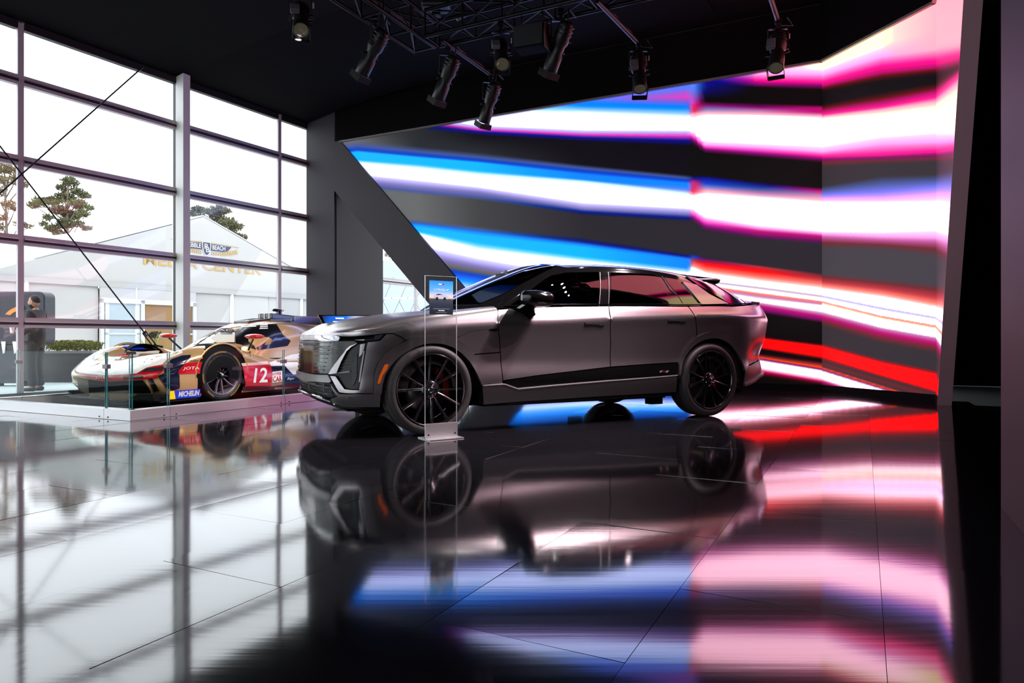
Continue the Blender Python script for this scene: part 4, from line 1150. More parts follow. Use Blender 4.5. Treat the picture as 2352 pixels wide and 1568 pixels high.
def shrink(p, d=.012):
    P = np.array(p); return list(inset(P * [.33, .10], d) / [.33, .10])
hl = [shrink(g) for g in ug + [uws, urg]]
# centre-line glazing: run the hole to the symmetry line
for h_ in (hl[3],):
    for p in h_:
        if p[0] < .12: p[0] = -.01
for p in hl[4]:
    if p[0] > 12.9: p[0] = 13.01
T.panel('roof_shell', cabin, rim, M_gblk, isuv=True, gap=0, lift=-.004, thick=.01, holes=hl)
T.panel('door_glass', cabin, ug[0], M_tint, isuv=True, gap=0, lift=.001, thick=.004)
T.panel('door_glass', cabin, ug[1], M_priv, isuv=True, gap=0, lift=.001, thick=.004)
T.panel('quarter_glass', cabin, ug[2], M_priv, isuv=True, gap=0, lift=.001, thick=.004)
T.panel('windshield', cabin, uws, M_clear, isuv=True, gap=0, lift=.001, thick=.004)
T.panel('rear_window', cabin, urg, M_priv, isuv=True, gap=0, lift=.001, thick=.004)
_d = T.uv(cabin, cb((1482, 240), (1598, 266), (1715, 350), (1562, 330)))
T.panel('rear_pillar', cabin, [_d[0], _d[1], _d[2], np.array([9.98, .05]), np.array([8.80, .05]), _d[3]], M_paint, lift=.010, gap=0, isuv=True)
T.strip('belt_trim', cabin, [np.array([u, .10]) for u in (3.0, 4, 5, 6, 7, 8, 9, 9.5)], .010, M_gblk, lift=.004, isuv=True)
for ln in (cb((812, 160), (816, 300), (812, 436)), cb((880, 160), (886, 300), (886, 436)), cb((1318, 192), (1385, 300), (1440, 345))):
    T.strip('pillar_seam', cabin, ln, .006, M_sblk, lift=.001)
T.panel('tail_frame', cabin, [np.array([10.02, .08]), np.array([9.72, 1.0]), np.array([9.38, 2.1]), np.array([9.2, 3.5]), np.array([10.1, 3.5]), np.array([10.3, 2.0]), np.array([10.70, .6]), np.array([11.8, .45]), np.array([13, .45]), np.array([13, .05])], M_gblk, isuv=True, lift=.008, gap=0)
# roof spoiler and tailgate lip
sp = MB()
for sg in (1,):
    pr = []
    for y, xb, zt in ((-.60, 3.60, 1.478), (-.45, 3.68, 1.505), (-.2, 3.71, 1.515), (0, 3.715, 1.518), (.2, 3.71, 1.515), (.45, 3.68, 1.505), (.60, 3.60, 1.478)):
        pr.append([(3.05 + abs(y) * .05, y, zt + .030 - .045 * (abs(y) > .5)), (xb, y, zt), (xb - .02, y, zt - .035), (3.40, y, zt - (.11 if abs(y) > .5 else .05))])
    vs = [p for r_ in pr for p in r_]; sp.add(vs, [(i * 4 + a, i * 4 + (a + 1) % 4, i * 4 + 4 + (a + 1) % 4, i * 4 + 4 + a) for i in range(6) for a in range(4)] + [(0, 1, 2, 3), (27, 26, 25, 24)])
sp.build('roof_spoiler', M_gblk, suv, bevel=.006)
lp = MB(); pr = []
for y, xb in ((-.78, 4.02), (-.62, 4.20), (-.35, 4.275), (0, 4.295), (.35, 4.275), (.62, 4.20), (.78, 4.02)):
    pr.append([(xb - .14, y, 1.235), (xb, y, 1.228), (xb - .01, y, 1.195), (xb - .14, y, 1.19)])
vs = [p for r_ in pr for p in r_]; lp.add(vs, [(i * 4 + a, i * 4 + (a + 1) % 4, i * 4 + 4 + (a + 1) % 4, i * 4 + 4 + a) for i in range(6) for a in range(4)] + [(0, 1, 2, 3), (27, 26, 25, 24)])
lp.build('tailgate_lip', M_paint, suv, bevel=.008)
# dark body tub under the panels, open at the wheels
tub = MB(); ok = []
Uu = np.linspace(0, body.nc - 1, 150); Vv = np.linspace(0, 7.0, 50)
gu, gv = np.meshgrid(Uu, Vv, indexing='ij'); Pb = body.ev(gu.ravel(), gv.ravel()); Nb = body.nrm(gu.ravel(), gv.ravel()); Pb = Pb - Nb * .03
for sg in (1, -1):
    P_ = Pb * [1, sg, 1]; fs = []
    for i in range(149):
        for j in range(49):
            q = (i * 50 + j, (i + 1) * 50 + j, (i + 1) * 50 + j + 1, i * 50 + j + 1); c = P_[list(q)].mean(0)
            if any(math.hypot(c[0] - wx, c[2] - .385) < .475 for wx in (0, WB)) and abs(c[1]) > .5: continue
            fs.append(q)
    tub.add(P_, fs, True)
tub.build('body_tub', M_under, suv, recalc=False)
fl = MB(); fl.bbox((-.62, -.62, .20), (3.9, .62, .26)); fl.bbox((.50, -.90, .215), (2.55, .90, .26)); fl.bbox((2.45, -.80, .14), (2.60, -.70, .26)); fl.bbox((2.45, .70, .14), (2.60, .80, .26)); fl.build('floor_pan', M_under, suv)
for wx in (0, WB):
    for sg in (1, -1):
        MB().lathe([(.475, 0), (.475, .34), (.20, .36)], 32, Matrix.Translation((wx, sg * .93 - (.34 if sg > 0 else -.34) + (0), .40)) @ Matrix.Scale(sg, 4, (0, 1, 0)) @ Matrix.Translation((0, 0, 0)), 0.0, math.pi).build('wheel_liner', M_under, suv)
# ------------------------------------------------------------------ SUV wheels, mirrors, interior
M_tyre = mat('tyre_rubber', (34, 32, 33), .6, bump=(60, .08)); M_rim = mat('gloss_black_wheel', (40, 37, 41), .2, .7, coat=1)
M_disc = mat('brake_disc', (96, 94, 96), .35, .9); M_red = mat('red_caliper', (170, 16, 14), .35)
def wheel_suv(parent, wx, sg, rot):
    """local frame: axle along Y, outer face towards +Y (then flipped to the side)"""
    w = empty('wheel', (wx, -sg * .985, .383), 0); w.parent = parent
    if sg < 0: w.rotation_euler = (0, 0, 0); F_ = 1
    else: w.rotation_euler = (0, 0, math.pi); F_ = 1
    R_ = .383
    tyre = [(.302, -.02), (.312, -.012), (.330, -.004), (.352, -.006), (.370, -.022), (.380, -.045), (R_, -.08), (R_, -.20), (.380, -.235), (.365, -.262), (.335, -.275), (.30, -.265)]
    t = MB().lathe(tyre, 72).build('tyre', M_tyre, w)
    gm = MB()
    for k in range(60):   # shoulder blocks
        a = k * math.pi * 2 / 60; Mx = Matrix.Rotation(-a, 4, 'Y')
        gm.add([Mx @ Vector(v) for v in ((.3805, -.040, -.012), (.3805, -.040, .008), (.3865, -.070, .014), (.3865, -.070, -.006))], [(0, 1, 2, 3)])
    gm.build('tread_blocks', mat('tyre_tread', (56, 53, 54), .65), t)
    for y in (-.11, -.14, -.17): MB().lathe([(R_ + .0005, y - .004), (R_ + .0005, y + .004)], 72).build('tread_groove', M_under, t)
    MB().lathe([(.302, -.02), (.306, -.010), (.300, -.006), (.292, -.014), (.288, -.05), (.272, -.20), (.285, -.255), (.30, -.265)], 72).build('rim', M_rim, w)
    MB().lathe([(.0, -.235), (.28, -.235)], 48).build('barrel_back', M_under, w)
    d = MB().lathe([(.06, -.150), (.195, -.150), (.195, -.178), (.06, -.178)], 48).build('brake_disc', M_disc, w)
    cal = MB().lathe([(.150, -.128), (.208, -.128), (.214, -.198), (.150, -.198)], 14, None, math.radians(-28 if sg < 0 else 180 - 62), math.radians(62 if sg < 0 else 208)); cal.build('brake_caliper', M_red, w)
    for k in range(6):
        for e in (-1, 1):
            a = rot + k * math.pi / 3 + e * math.radians(13.5); b = rot + k * math.pi / 3 + e * math.radians(9.0)
            ro, ri = .295, .055
            def P(r, ang, off, y):
                c, s = math.cos(ang), math.sin(ang); return Vector((r * c - off * s, y, r * s + off * c))
            m = MB()
            st = [(ri, b, .012, -.040), (.13, (a + b) / 2, .013, -.034), (.22, a, .014, -.026), (ro, a + e * .012, .017, -.016)]
            vs = []
            for r, ang, hw, y in st:
                vs += [P(r, ang, -hw, y - .03), P(r, ang, -hw * .8, y - .004), P(r, ang, -hw * .25, y), P(r, ang, hw * .25, y), P(r, ang, hw * .8, y - .004), P(r, ang, hw, y - .03)]
            fs = [(i * 6 + q, i * 6 + (q + 1) % 6, i * 6 + 6 + (q + 1) % 6, i * 6 + 6 + q) for i in range(3) for q in range(6)]
            m.add(vs, fs + [(0, 1, 2, 3, 4, 5), tuple(range(18, 24))[::-1]]).build('spoke', M_rim, w)
    hub = MB().lathe([(.0, -.022), (.030, -.022), (.036, -.028), (.066, -.034), (.085, -.05), (.085, -.11), (0, -.11)], 36).build('hub', M_rim, w)
    MB().lathe([(0, -.0185), (.022, -.0185), (.026, -.024)], 24).build('hub_cap', M_chrome, hub)
    for k in range(6):
        a = rot + (k + .5) * math.pi / 3; c = Vector((.057 * math.cos(a), 0, .057 * math.sin(a)))
        MB().tube([c + Vector((0, -.05, 0)), c + Vector((0, -.026, 0)), c + Vector((0, -.021, 0))], .0095, 10, rs=[.0095, .0095, .006]).build('lug_nut', M_chrome, hub)
    return w
for wx, r0 in ((0, .25), (WB, .05)):
    for sg in (1, -1): wheel_suv(suv, wx, sg, r0)
# door mirrors
for sg in (1, -1):
    mr = empty('mirror', (0, 0, 0)); mr.parent = suv
    def mp(x, l, z): return Vector((x, -sg * l, z))
    h = MB(); ring = []
    for t, (x, zc, hw, hh) in enumerate(((.80, 1.175, .02, .03), (.83, 1.172, .11, .062), (.92, 1.168, .13, .075), (1.02, 1.165, .125, .072), (1.06, 1.162, .115, .062))):
        ring.append([mp(x + .02 * math.cos(a) * 0, 1.075 + hw * math.cos(a), zc + hh * math.copysign(abs(math.sin(a)) ** .7, math.sin(a))) for a in [k * math.pi / 8 for k in range(16)]])
    vs = [p for r_ in ring for p in r_]; h.add(vs, [(i * 16 + k, i * 16 + (k + 1) % 16, (i + 1) * 16 + (k + 1) % 16, (i + 1) * 16 + k) for i in range(4) for k in range(16)], True)
    h.add(ring[0], [tuple(range(16))]); h.add(ring[-1], [tuple(range(16))])
    h.build('housing', mat('mirror_black', (8, 8, 9), .12, spec=.4), mr, bevel=.004)
    MB().add([p + Vector((.002, 0, 0)) for p in ring[-1]], [tuple(range(16))]).build('mirror_glass', M_chrome, mr)
    MB().prism([mp(.74, .94, 1.085), mp(.98, .955, 1.07), mp(1.00, .965, 1.03), mp(.93, .97, .985), mp(.86, .96, 1.04)], (0, -sg * .012, 0)).prism([mp(.82, .93, 1.06), mp(.98, .93, 1.06), mp(1.0, 1.05, 1.115), mp(.86, 1.05, 1.115)], (0, 0, .025)).build('mirror_foot', M_gblk, mr)
# interior
M_int = mat('dark_interior', (22, 23, 25), .7); M_seat = mat('dark_seat_leather', (40, 40, 43), .55)
MB().prism([Vector((.45, -.78, 1.04)), Vector((.80, -.78, 1.09)), Vector((1.05, -.78, 1.05)), Vector((1.10, -.78, .80)), Vector((.45, -.78, .80))], (0, 1.56, 0)).build('dashboard', M_int, suv, bevel=.02)
for y in (-.38, .38):
    for x in (1.55, 2.45):
        st = empty('seat', (x, y, .62)); st.parent = suv
        MB().prism([Vector((-.25, -.25, 0)), Vector((.25, -.25, -.03)), Vector((.25, -.25, .12)), Vector((-.25, -.25, .16))], (0, .5, 0)).build('seat_cushion', M_seat, st, bevel=.03)
        MB().prism([Vector((.18, -.24, .10)), Vector((.30, -.24, .08)), Vector((.46, -.24, .56)), Vector((.36, -.24, .60))], (0, .48, 0)).build('seat_back', M_seat, st, bevel=.03)
        MB().prism([Vector((.385, -.13, .62)), Vector((.46, -.13, .60)), Vector((.50, -.13, .76)), Vector((.42, -.13, .79))], (0, .26, 0)).build('headrest', M_seat, st, bevel=.025)
sw = MB().lathe([(.17 + .015 * math.cos(a), .015 * math.sin(a)) for a in [k * math.pi / 4 for k in range(9)]], 32, Matrix.Translation((1.12, -.38, 1.0)) @ Matrix.Rotation(math.radians(68), 4, 'Y') @ Matrix.Rotation(math.pi / 2, 4, 'X')); sw.build('steering_wheel', M_int, suv)
MB().box((1.14, 0, 1.46), (.03, .22, .06)).tube([(1.20, 0, 1.52), (1.14, 0, 1.46)], .012, 8).build('rear_view_mirror', M_int, suv)
# ------------------------------------------------------------------ lighting truss, profile spots, loudspeaker
TZ = 4.30
M_truss = mat('black_truss', (30, 28, 32), .35, .7); M_lamp = mat('black_lamp_housing', (26, 24, 27), .38, .3); M_lamp2 = mat('grey_lamp_label', (92, 86, 96), .5)
M_glass = mat('lamp_lens_glass', (60, 60, 58), .12, .0, coat=1, emit=(255, 236, 190), emit_s=.04); M_wire = mat('black_cable_rubber', (18, 16, 18), .5)
def hp(px, py, z): return floorpt(px, py, z)
CT = hp(952, 119, TZ)
def truss(p0, d, L, side, name, label, webs=.5, w=.30):
    t = empty(name, p0, 0, label, 'truss', 'lighting truss')
    c4 = [p0 + side * (w * a) + Z * (w * b) for a, b in ((0, 0), (1, 0), (1, 1), (0, 1))]
    def loc(o): o.location = -p0; return o
    for c in c4: loc(MB().tube([c, c + d * L], .024, 10).build('chord', M_truss, t))
    n = int(L / webs)
    for k in range(n + 1):
        for (a, b) in ((0, 1), (1, 2), (2, 3), (3, 0)):
            p = c4[a] + d * (k * webs); q = c4[b] + d * (k * webs)
            if k < n or True: loc(MB().tube([p, q], .012, 6).build('rung', M_truss, t))
            if k < n:
                q2 = c4[b] + d * ((k + 1) * webs)
                loc(MB().tube([p, q2], .010, 6).build('lacing', M_truss, t))
    return t
tr1 = truss(CT, -A, 7.0, -B, 'lighting_truss', 'black box truss running overhead towards the viewer from its corner above the race car')
tr2 = truss(CT - B * .36, -B, 6.2, -A, 'lighting_truss', 'black box truss running to the right from the corner, above the SUV')
# hoists that carry the truss
for q, lab in ((CT - A * .05 - B * .35, 'black chain hoist on the truss corner'), (CT - A * 5.2 - B * .15, 'black chain hoist on the near truss, out of sight above'), (CT - B * 5.4 - A * .15, 'black chain hoist on the far right of the truss')):
    h = empty('chain_hoist', q + Z * .34, 0, lab, 'hoist')
    MB().box((0, 0, .22), (.34, .26, .30)).build('motor', M_lamp, h, bevel=.03); MB().tube([(0, 0, .37), (0, 0, CEIL - TZ - .34)], .012, 6).build('chain', M_steel, h)
    MB().tube([(.12, .05, .37), (.30, .10, .28), (.34, .1, .05), (.24, .05, -.02)], .02, 8).build('chain_bag', M_wire, h); MB().box((0, 0, .035), (.1, .1, .07)).build('hook', M_steel, h)
def boom(a, b, z, label):
    p, q = hp(*a, z), hp(*b, z); o = empty('boom_pipe', p, 0, label, 'pipe')
    m = MB().tube([p, q], .026, 10).build('pipe', M_truss, o); m.location = -p
    m = MB().tube([p.lerp(q, k / 8) + Z * (.03 + .012 * math.sin(k * 2.5)) for k in range(9)], .011, 6).build('taped_cable', M_wire, o); m.location = -p
    return q
boom((1015, 92), (1128, 172), TZ - .03, 'short black boom pipe carrying two spotlights left of the loudspeaker')
boom((1372, 2), (1469, 102), TZ - .03, 'black boom pipe reaching back to a single downward spotlight')
boom((1762, -30), (1787, 48), TZ - .03, 'black boom pipe with taped cable at the far right')
def spot(clamp, lens, z, facing, label, target=None, power=0.0, size=46, tilt_y=0.0, L=.56, col=(1, .95, .9)):
    """profile spotlight: clamp pixel at height z, lens-end pixel; facing<0 points towards the viewer"""
    c = hp(*clamp, z); d0 = c.y
    piv = c - Z * .30
    e = atdepth(*lens, d0); off = e - piv
    k = off.length
    if k < L: off.y = facing * math.sqrt(max(0, L * L - off.x ** 2 - off.z ** 2))
    ax_ = off.normalized() if off.length > 1e-4 else Vector((0, 0, -1))
    t = empty('spotlight', c, 0, label, 'spotlight', 'profile spotlights on the truss')
    def loc(o): o.location = -c; return o
    Rm = (Matrix.Translation(piv) @ ax_.to_track_quat('Y', 'Z').to_matrix().to_4x4())
    b = loc(MB().lathe([(0, -.20), (.055, -.20), (.075, -.17), (.088, -.10), (.088, .02), (.070, .06), (.070, .10)], 20, Rm).build('lamp_housing', M_lamp, t))
    for yy in (-.15, -.11, -.07): MB().lathe([(.092, yy - .008), (.098, yy), (.092, yy + .008)], 20, Rm).build('cooling_fin', M_lamp, b)
    br = loc(MB().lathe([(.066, .08), (.066, .13), (.080, .16), (.080, .32), (.074, .33), (.074, .16)], 20, Rm).build('barrel', M_lamp, t))
    MB().lathe([(0, .325), (.04, .330), (.070, .320)], 20, Rm).build('lens', M_glass, br)
    g = MB(); 
    for (dx, dz) in ((-.08, 0), (.08, 0)): g.add([Rm @ Vector(v) for v in ((dx, .33, -.09), (dx, .33, .09), (dx * 1.05, .40, .085), (dx * 1.05, .40, -.085))], [(0, 1, 2, 3)])
    g.add([Rm @ Vector(v) for v in ((-.08, .33, -.09), (.08, .33, -.09), (.084, .40, -.085), (-.084, .40, -.085))], [(0, 1, 2, 3)])
    sg = loc(g.build('gel_holder', M_lamp, t)); sg.modifiers.new('solid', 'SOLIDIFY').thickness = .006
    bx = MB(); M3 = Rm.to_3x3(); bx.box(Rm @ Vector((.06, .03, .085)), (.09, .13, .05), M3); loc(bx.build('burner_cap', M_lamp2, t, bevel=.006))
    for k, (a, b_) in enumerate(((-.12, .10), (.12, .11), (-.115, .09))):
        p = Rm @ Vector((a * .6, b_, 0)); q = Rm @ Vector((a, b_ + .01, .01)); loc(MB().tube([p, q], .008, 6).build('shutter_handle', M_steel, t))
    sd = Vector((1, 0, 0)) if abs(ax_.x) < .5 else Vector((0, 1, 0)); sd = (sd - ax_ * sd.dot(ax_)).normalized(); sd.z = 0; sd.normalize()
    y = MB(); 
    for s_ in (-1, 1): y.beam(piv + sd * .105 * s_, piv + sd * .105 * s_ + Z * .20, .008, .035, up=sd.cross(Z)); y.tube([piv + sd * .085 * s_, piv + sd * .115 * s_], .022, 10)
    y.beam(piv + Z * .20 - sd * .109, piv + Z * .20 + sd * .109, .035, .008, up=Z)
    loc(y.build('yoke', M_lamp, t))
    cl = MB(); cl.box(c + Z * -.06, (.04, .05, .09)).tube([c + Vector((-.03, 0, 0)), c + Vector((.03, 0, 0))], .042, 12); loc(cl.build('clamp', M_steel, t))
    loc(MB().tube([Rm @ Vector((0, -.20, 0)), Rm @ Vector((0, -.27, .02)) + Z * .05, c + Vector((.16, 0, -.06)), c + Vector((.10, .0, .03))], .009, 6).build('power_lead', M_wire, t))
    loc(MB().box(piv + sd * .114 + Z * .12, (.02, .02, .05)).build('label_tag', mat('white_tag', (170, 160, 176), .6), t))
    if power:
        ld = bpy.data.lights.new('lamp_beam', 'SPOT'); ld.energy = power; ld.spot_size = math.radians(size); ld.spot_blend = .6; ld.shadow_soft_size = .04; ld.color = col
        lo = bpy.data.objects.new('lamp_beam', ld); COL.objects.link(lo); lo.parent = t
        pos = Rm @ Vector((0, .345, 0)); tg = Vector(target) - pos if target is not None else ax_
        lo.location = pos - c + tg.normalized() * .07; lo.rotation_euler = tg.to_track_quat('-Z', 'Y').to_euler()
    return t
def suvp(x, l, z): return SM.inverted() @ Vector((x, -l, z))
RC0 = Vector((-4.3, 9.6, .5))
spot((692, -30), (703, 78), TZ + .05, -.3, 'spotlight at far left, its round lens facing the viewer', RC0, 260)
spot((862, 44), (822, 163), TZ, .3, 'spotlight under the left truss, tilted down to the left', RC0, 300)
spot((1030, 108), (1002, 220), TZ - .03, .3, 'spotlight on the short boom, tilted down to the left', RC0, 300)
spot((1150, 55), (1155, 172), TZ, -.5, 'spotlight under the truss with its lens facing the viewer, right of the short boom', suvp(-.2, .3, .9), 220)
spot((1128, 172), (1110, 274), TZ - .03, .3, 'lowest spotlight, at the very end of the short boom', RC0, 300)
spot((1288, 28), (1262, 156), TZ, .35, 'spotlight right of the loudspeaker, tilted down to the left', suvp(.3, -.2, .9), 260)
spot((1467, 98), (1465, 216), TZ - .03, -.3, 'spotlight hanging straight down in front of the blue streak', suvp(1.2, .6, .9), 240)
spot((1787, 46), (1771, 168), TZ - .03, -.3, 'rightmost spotlight, hanging in front of the pink streaks', suvp(2.2, .9, .8), 500, col=(1, .8, .85))
# the truss run goes on above the picture; glints in the car's windows point to lamps here; more are added, pink-tinted, to brighten its shoulder
PINK, ROSE = (1, .60, .70), (1, .82, .87)
def truss_px(s_):
    p = CT - B * (.36 + s_) - A * .15; return (CX + p.x / p.y * F_PX, HZ - (TZ + .36 - EYE) / p.y * F_PX)
for s_, x_, pw, c_, wh in ((4.15, .3, 1500, (1, .95, .93), 'first'), (4.8, 1.0, 2000, ROSE, 'second'), (5.4, 1.8, 2700, PINK, 'third'), (5.95, 2.9, 3200, PINK, 'fourth')):
    q = truss_px(s_); spot(q, (q[0] - 60, q[1] + 80), TZ + .36, -.2, wh + ' added spotlight along the right truss above the view, brightening the SUV side', suvp(x_, .95, 1.0), pw, size=60, col=c_)
for k_, (dd, tx, pw, wh) in enumerate(((3.0, -.5, 520, 'nearer'), (4.6, .2, 620, 'nearest'))):  # two unseen lamps added to brighten the SUV's front
    p = CT - A * dd - B * .15; q = (CX + p.x / p.y * F_PX, HZ - (TZ + .36 - EYE) / p.y * F_PX)
    spot(q, (q[0] + 120, q[1] + 90), TZ + .36, .3, wh + ' of two added spotlights on the left truss above the view, brightening the SUV bonnet', suvp(tx, .7, .8), pw, size=55)
# loudspeaker
ls_c = hp(1222, 92, 4.02)
sp_ = empty('loudspeaker', ls_c, math.radians(-22), 'black loudspeaker box hanging under the truss beside the spotlights', 'loudspeaker')
MB().prism([(-.17, -.12, -.11), (.17, -.12, -.11), (.17, .12, -.11), (-.17, .12, -.11)], (0, 0, .24)).build('cabinet', mat('speaker_cabinet', (9, 9, 10), .85, spec=.1), sp_, bevel=.02)
MB().prism([(.171, -.10, -.13), (.171, .10, -.13), (.171, .12, .0), (.171, .09, .14), (.171, -.09, .14), (.171, -.12, 0)], (.02, 0, 0)).build('end_plate', mat('reddish_end_plate', (70, 40, 46), .5), sp_, bevel=.006)
MB().box((.193, 0, -.02), (.01, .10, .04)).build('handle_recess', M_under, sp_)
MB().prism([(-.16, -.122, -.10), (.16, -.122, -.10), (.16, -.122, .12), (-.16, -.122, .12)], (0, -.006, 0)).build('grille_cloth', mat('speaker_grille', (16, 15, 17), .8), sp_)
MB().beam((-.12, 0, .12), (-.12, 0, .30), .03, .01).beam((.12, 0, .14), (.12, 0, .30), .03, .01).build('hanging_bracket', M_steel, sp_)
# ------------------------------------------------------------------ racing prototype behind the glass barrier
RA = A.copy(); RL = -B                                   # backwards along the car, out of its left side
RCO = Vector((-3.765, 9.0, 0)) - RL * .98
race = empty('race_car', RCO, math.atan2(RA.y, RA.x), 'gold, white and red endurance prototype racing car number 12 behind the glass barrier', 'race car')
RM = (Matrix.Translation(RCO) @ Matrix.Rotation(math.atan2(RA.y, RA.x), 4, 'Z')).inverted()
M_goldp = mat('gold_paint', (196, 158, 108), .22, .35, coat=.8); M_wpaint = mat('white_paint', (228, 226, 224), .22, coat=.8); M_redp = mat('red_paint', (190, 14, 22), .22, coat=.8)
M_carb = mat('carbon_black', (14, 14, 18), .22, coat=.7); M_navy = mat('navy_gloss', (20, 24, 48), .15, coat=1); M_blue = mat('blue_paint', (20, 52, 190), .25, coat=.6); M_yel = mat('yellow_paint', (240, 196, 10), .3, coat=.5)
M_cock = mat('cockpit_glass', (16, 20, 34), .05, coat=1); M_creamp = mat('cream_seat', (206, 202, 190), .5); M_tw = mat('white_lettering', (236, 234, 232), .4); M_tk = mat('black_lettering', (16, 14, 16), .4)
M_dred = mat('dark_red_sill', (86, 10, 22), .25, coat=.6); M_pkw = mat('pale_pink_flash', (226, 186, 182), .3, coat=.6)
rp_ = [(-1.08, 0), (-1.065, .35), (-.995, .62), (-.84, .84), (-.62, .945), (-.36, .980), (0, .985), (.36, .980), (.72, .965), (1.1, .950), (1.7, .955), (2.3, .968), (2.8, .985), (3.15, .990), (3.6, .98), (3.95, .95), (4.02, .6), (4.03, 0)]
sh_ = [.395, .395, .40, .43, .52, .60, .645, .60, .50, .455, .47, .53, .64, .70, .68, .60, .58, .58]      # shoulder edge
cr_ = [.43, .44, .47, .535, .63, .70, .722, .685, .585, .52, .53, .60, .72, .775, .76, .68, .60, .60]        # fender crest
ch_ = [.46, .47, .49, .515, .54, .555, .57, .565, .55, .53, .53, .57, .64, .68, .68, .64, .60, .60]          # channel inside the fender
cn_ = [.50, .51, .52, .54, .575, .60, .625, .65, .66, .66, .68, .70, .72, .74, .72, .68, .62, .60]           # centre line
cx_ = [-.80, -.78, -.74, -.66, -.52, -.33, 0, .36, .72, 1.1, 1.7, 2.3, 2.8, 3.15, 3.6, 3.9, 3.95, 3.98]
rnet = []
for i, (x, l) in enumerate(rp_):
    a = Vector(rp_[max(i - 1, 0)]); b = Vector(rp_[min(i + 1, len(rp_) - 1)]); t = (b - a).normalized(); n = Vector((-t.y, t.x))
    if i == 0: n = Vector((-1, 0))
    if i == len(rp_) - 1: n = Vector((1, 0))
    s = sh_[i]; fr = i <= 3
    rw = [(.09, -.16 if fr else -.03), (.20, -.05 if fr else 0), (s - .10, -.008), (s - .025, 0), (s, -.012)]
    col = [(x + n.x * e, l + n.y * e, z) for z, e in rw]
    if fr:
        k1, k2, k3 = .25, .5, .75; xe, le = col[-1][:2]
        for k, z in ((.22, cr_[i]), (.5, ch_[i]), (.78, (ch_[i] + cn_[i]) / 2)): col.append((xe * (1 - k) + cx_[i] * k, le * (1 - k), z))
    else:
        for ll, z in ((.86, (cr_[i] * .8 + s * .2)), (.76, cr_[i]), (.52, ch_[i])): col.append((x * .8 + cx_[i] * .2, ll * l / .985, z))
    col.append((cx_[i], 0, cn_[i]))
    rnet.append([(p[0], -p[1], p[2]) for p in col])
rbody = Sheet(rnet, res=(9, 7)); rbody.bvh()
if rbody.nrm([8.0], [1.5])[0][1] > 0: rbody.sign = -1.0
tst = [(.16, .20, .58, .50), (.30, .40, .645, .52), (.52, .50, .755, .53), (.80, .57, .90, .53), (1.08, .59, 1.035, .53), (1.42, .59, 1.10, .53), (1.85, .60, 1.105, .52), (2.3, .61, 1.06, .50), (2.8, .56, .985, .50), (3.3, .46, .91, .52), (3.9, .32, .85, .54)]
tnet = []
for x, w, zt, zb in tst:
    dz = zt - zb; tnet.append([(x, -a * w, zb + b * dz) for a, b in ((1.06, 0), (1.0, .30), (.90, .62), (.70, .85), (.38, .97), (0, 1))])
rtop = Sheet(tnet, res=(9, 8)); rtop.bvh()
if rtop.nrm([5.0], [1.0])[0][1] > 0: rtop.sign = -1.0
RS = [rbody, rtop]
def sheet_obj(name, sh, material, parent, cut=None):
    G = sh.G; nu, nv = sh.nu, sh.nv; uu, vv = np.meshgrid(sh.U, sh.V, indexing='ij'); N = sh.nrm(uu.ravel(), vv.ravel()); P = G.reshape(-1, 3); Tt = []
    for i in range(nu - 1):
        for j in range(nv - 1):
            a, b, c, d = i * nv + j, (i + 1) * nv + j, (i + 1) * nv + j + 1, i * nv + j + 1
            if cut and cut(P[[a, b, c, d]].mean(0)): continue
            Tt += [(a, b, c), (a, c, d)]
    return [surface_mesh(name, P, N, Tt, material, parent), surface_mesh(name, P, N, Tt, material, parent, mirror=True)]
arch = lambda c: abs(c[1]) > .60 and any(math.hypot(c[0] - wx, c[2] - .34) < .405 for wx in (0, 3.15))
sheet_obj('bodywork', rbody, M_goldp, race, arch); sheet_obj('engine_cover', rtop, M_goldp, race)
for wx in (0, 3.15):      # dark wheel wells and arch lips
    for sg in (1, -1):
        q = MB().lathe([(.405, 0), (.405, .36), (.1, .38)], 36, Matrix.Translation((wx, sg * .60, .34)), -.35, math.pi + .35)
        if sg < 0: q = MB().lathe([(.405, 0), (.405, -.36), (.1, -.38)], 36, Matrix.Translation((wx, -.60, .34)), -.35, math.pi + .35)
        q.build('wheel_well', M_under, race)
        Mw = Matrix.Translation((wx, -sg * .972, .34)); MB().lathe([(.400, 0), (.412, .012 * -sg), (.424, 0)], 48, Mw, -.12, math.pi + .12).build('arch_lip', M_goldp, race)
MB().bbox((-.9, -.85, .05), (4.0, .85, .14)).build('floor_plank', M_under, race)
ce = lambda *L: [(140 + x / 3.675, 680 + y / 3.675) for x, y in L]
cf = lambda *L: [(160 + x / 7.35, 780 + y / 7.35) for x, y in L]
cg = lambda *L: [(430 + x / 7.127, 700 + y / 7.127) for x, y in L]
def rd(name, poly, m, lift=.004, **k): return decal(name, RS, RM, poly, m, race, lift, **k)
def rt(txt, quad, m, lift=.009, **k): return text_decal('lettering', RS, RM, txt, quad, m, race, lift, **k)
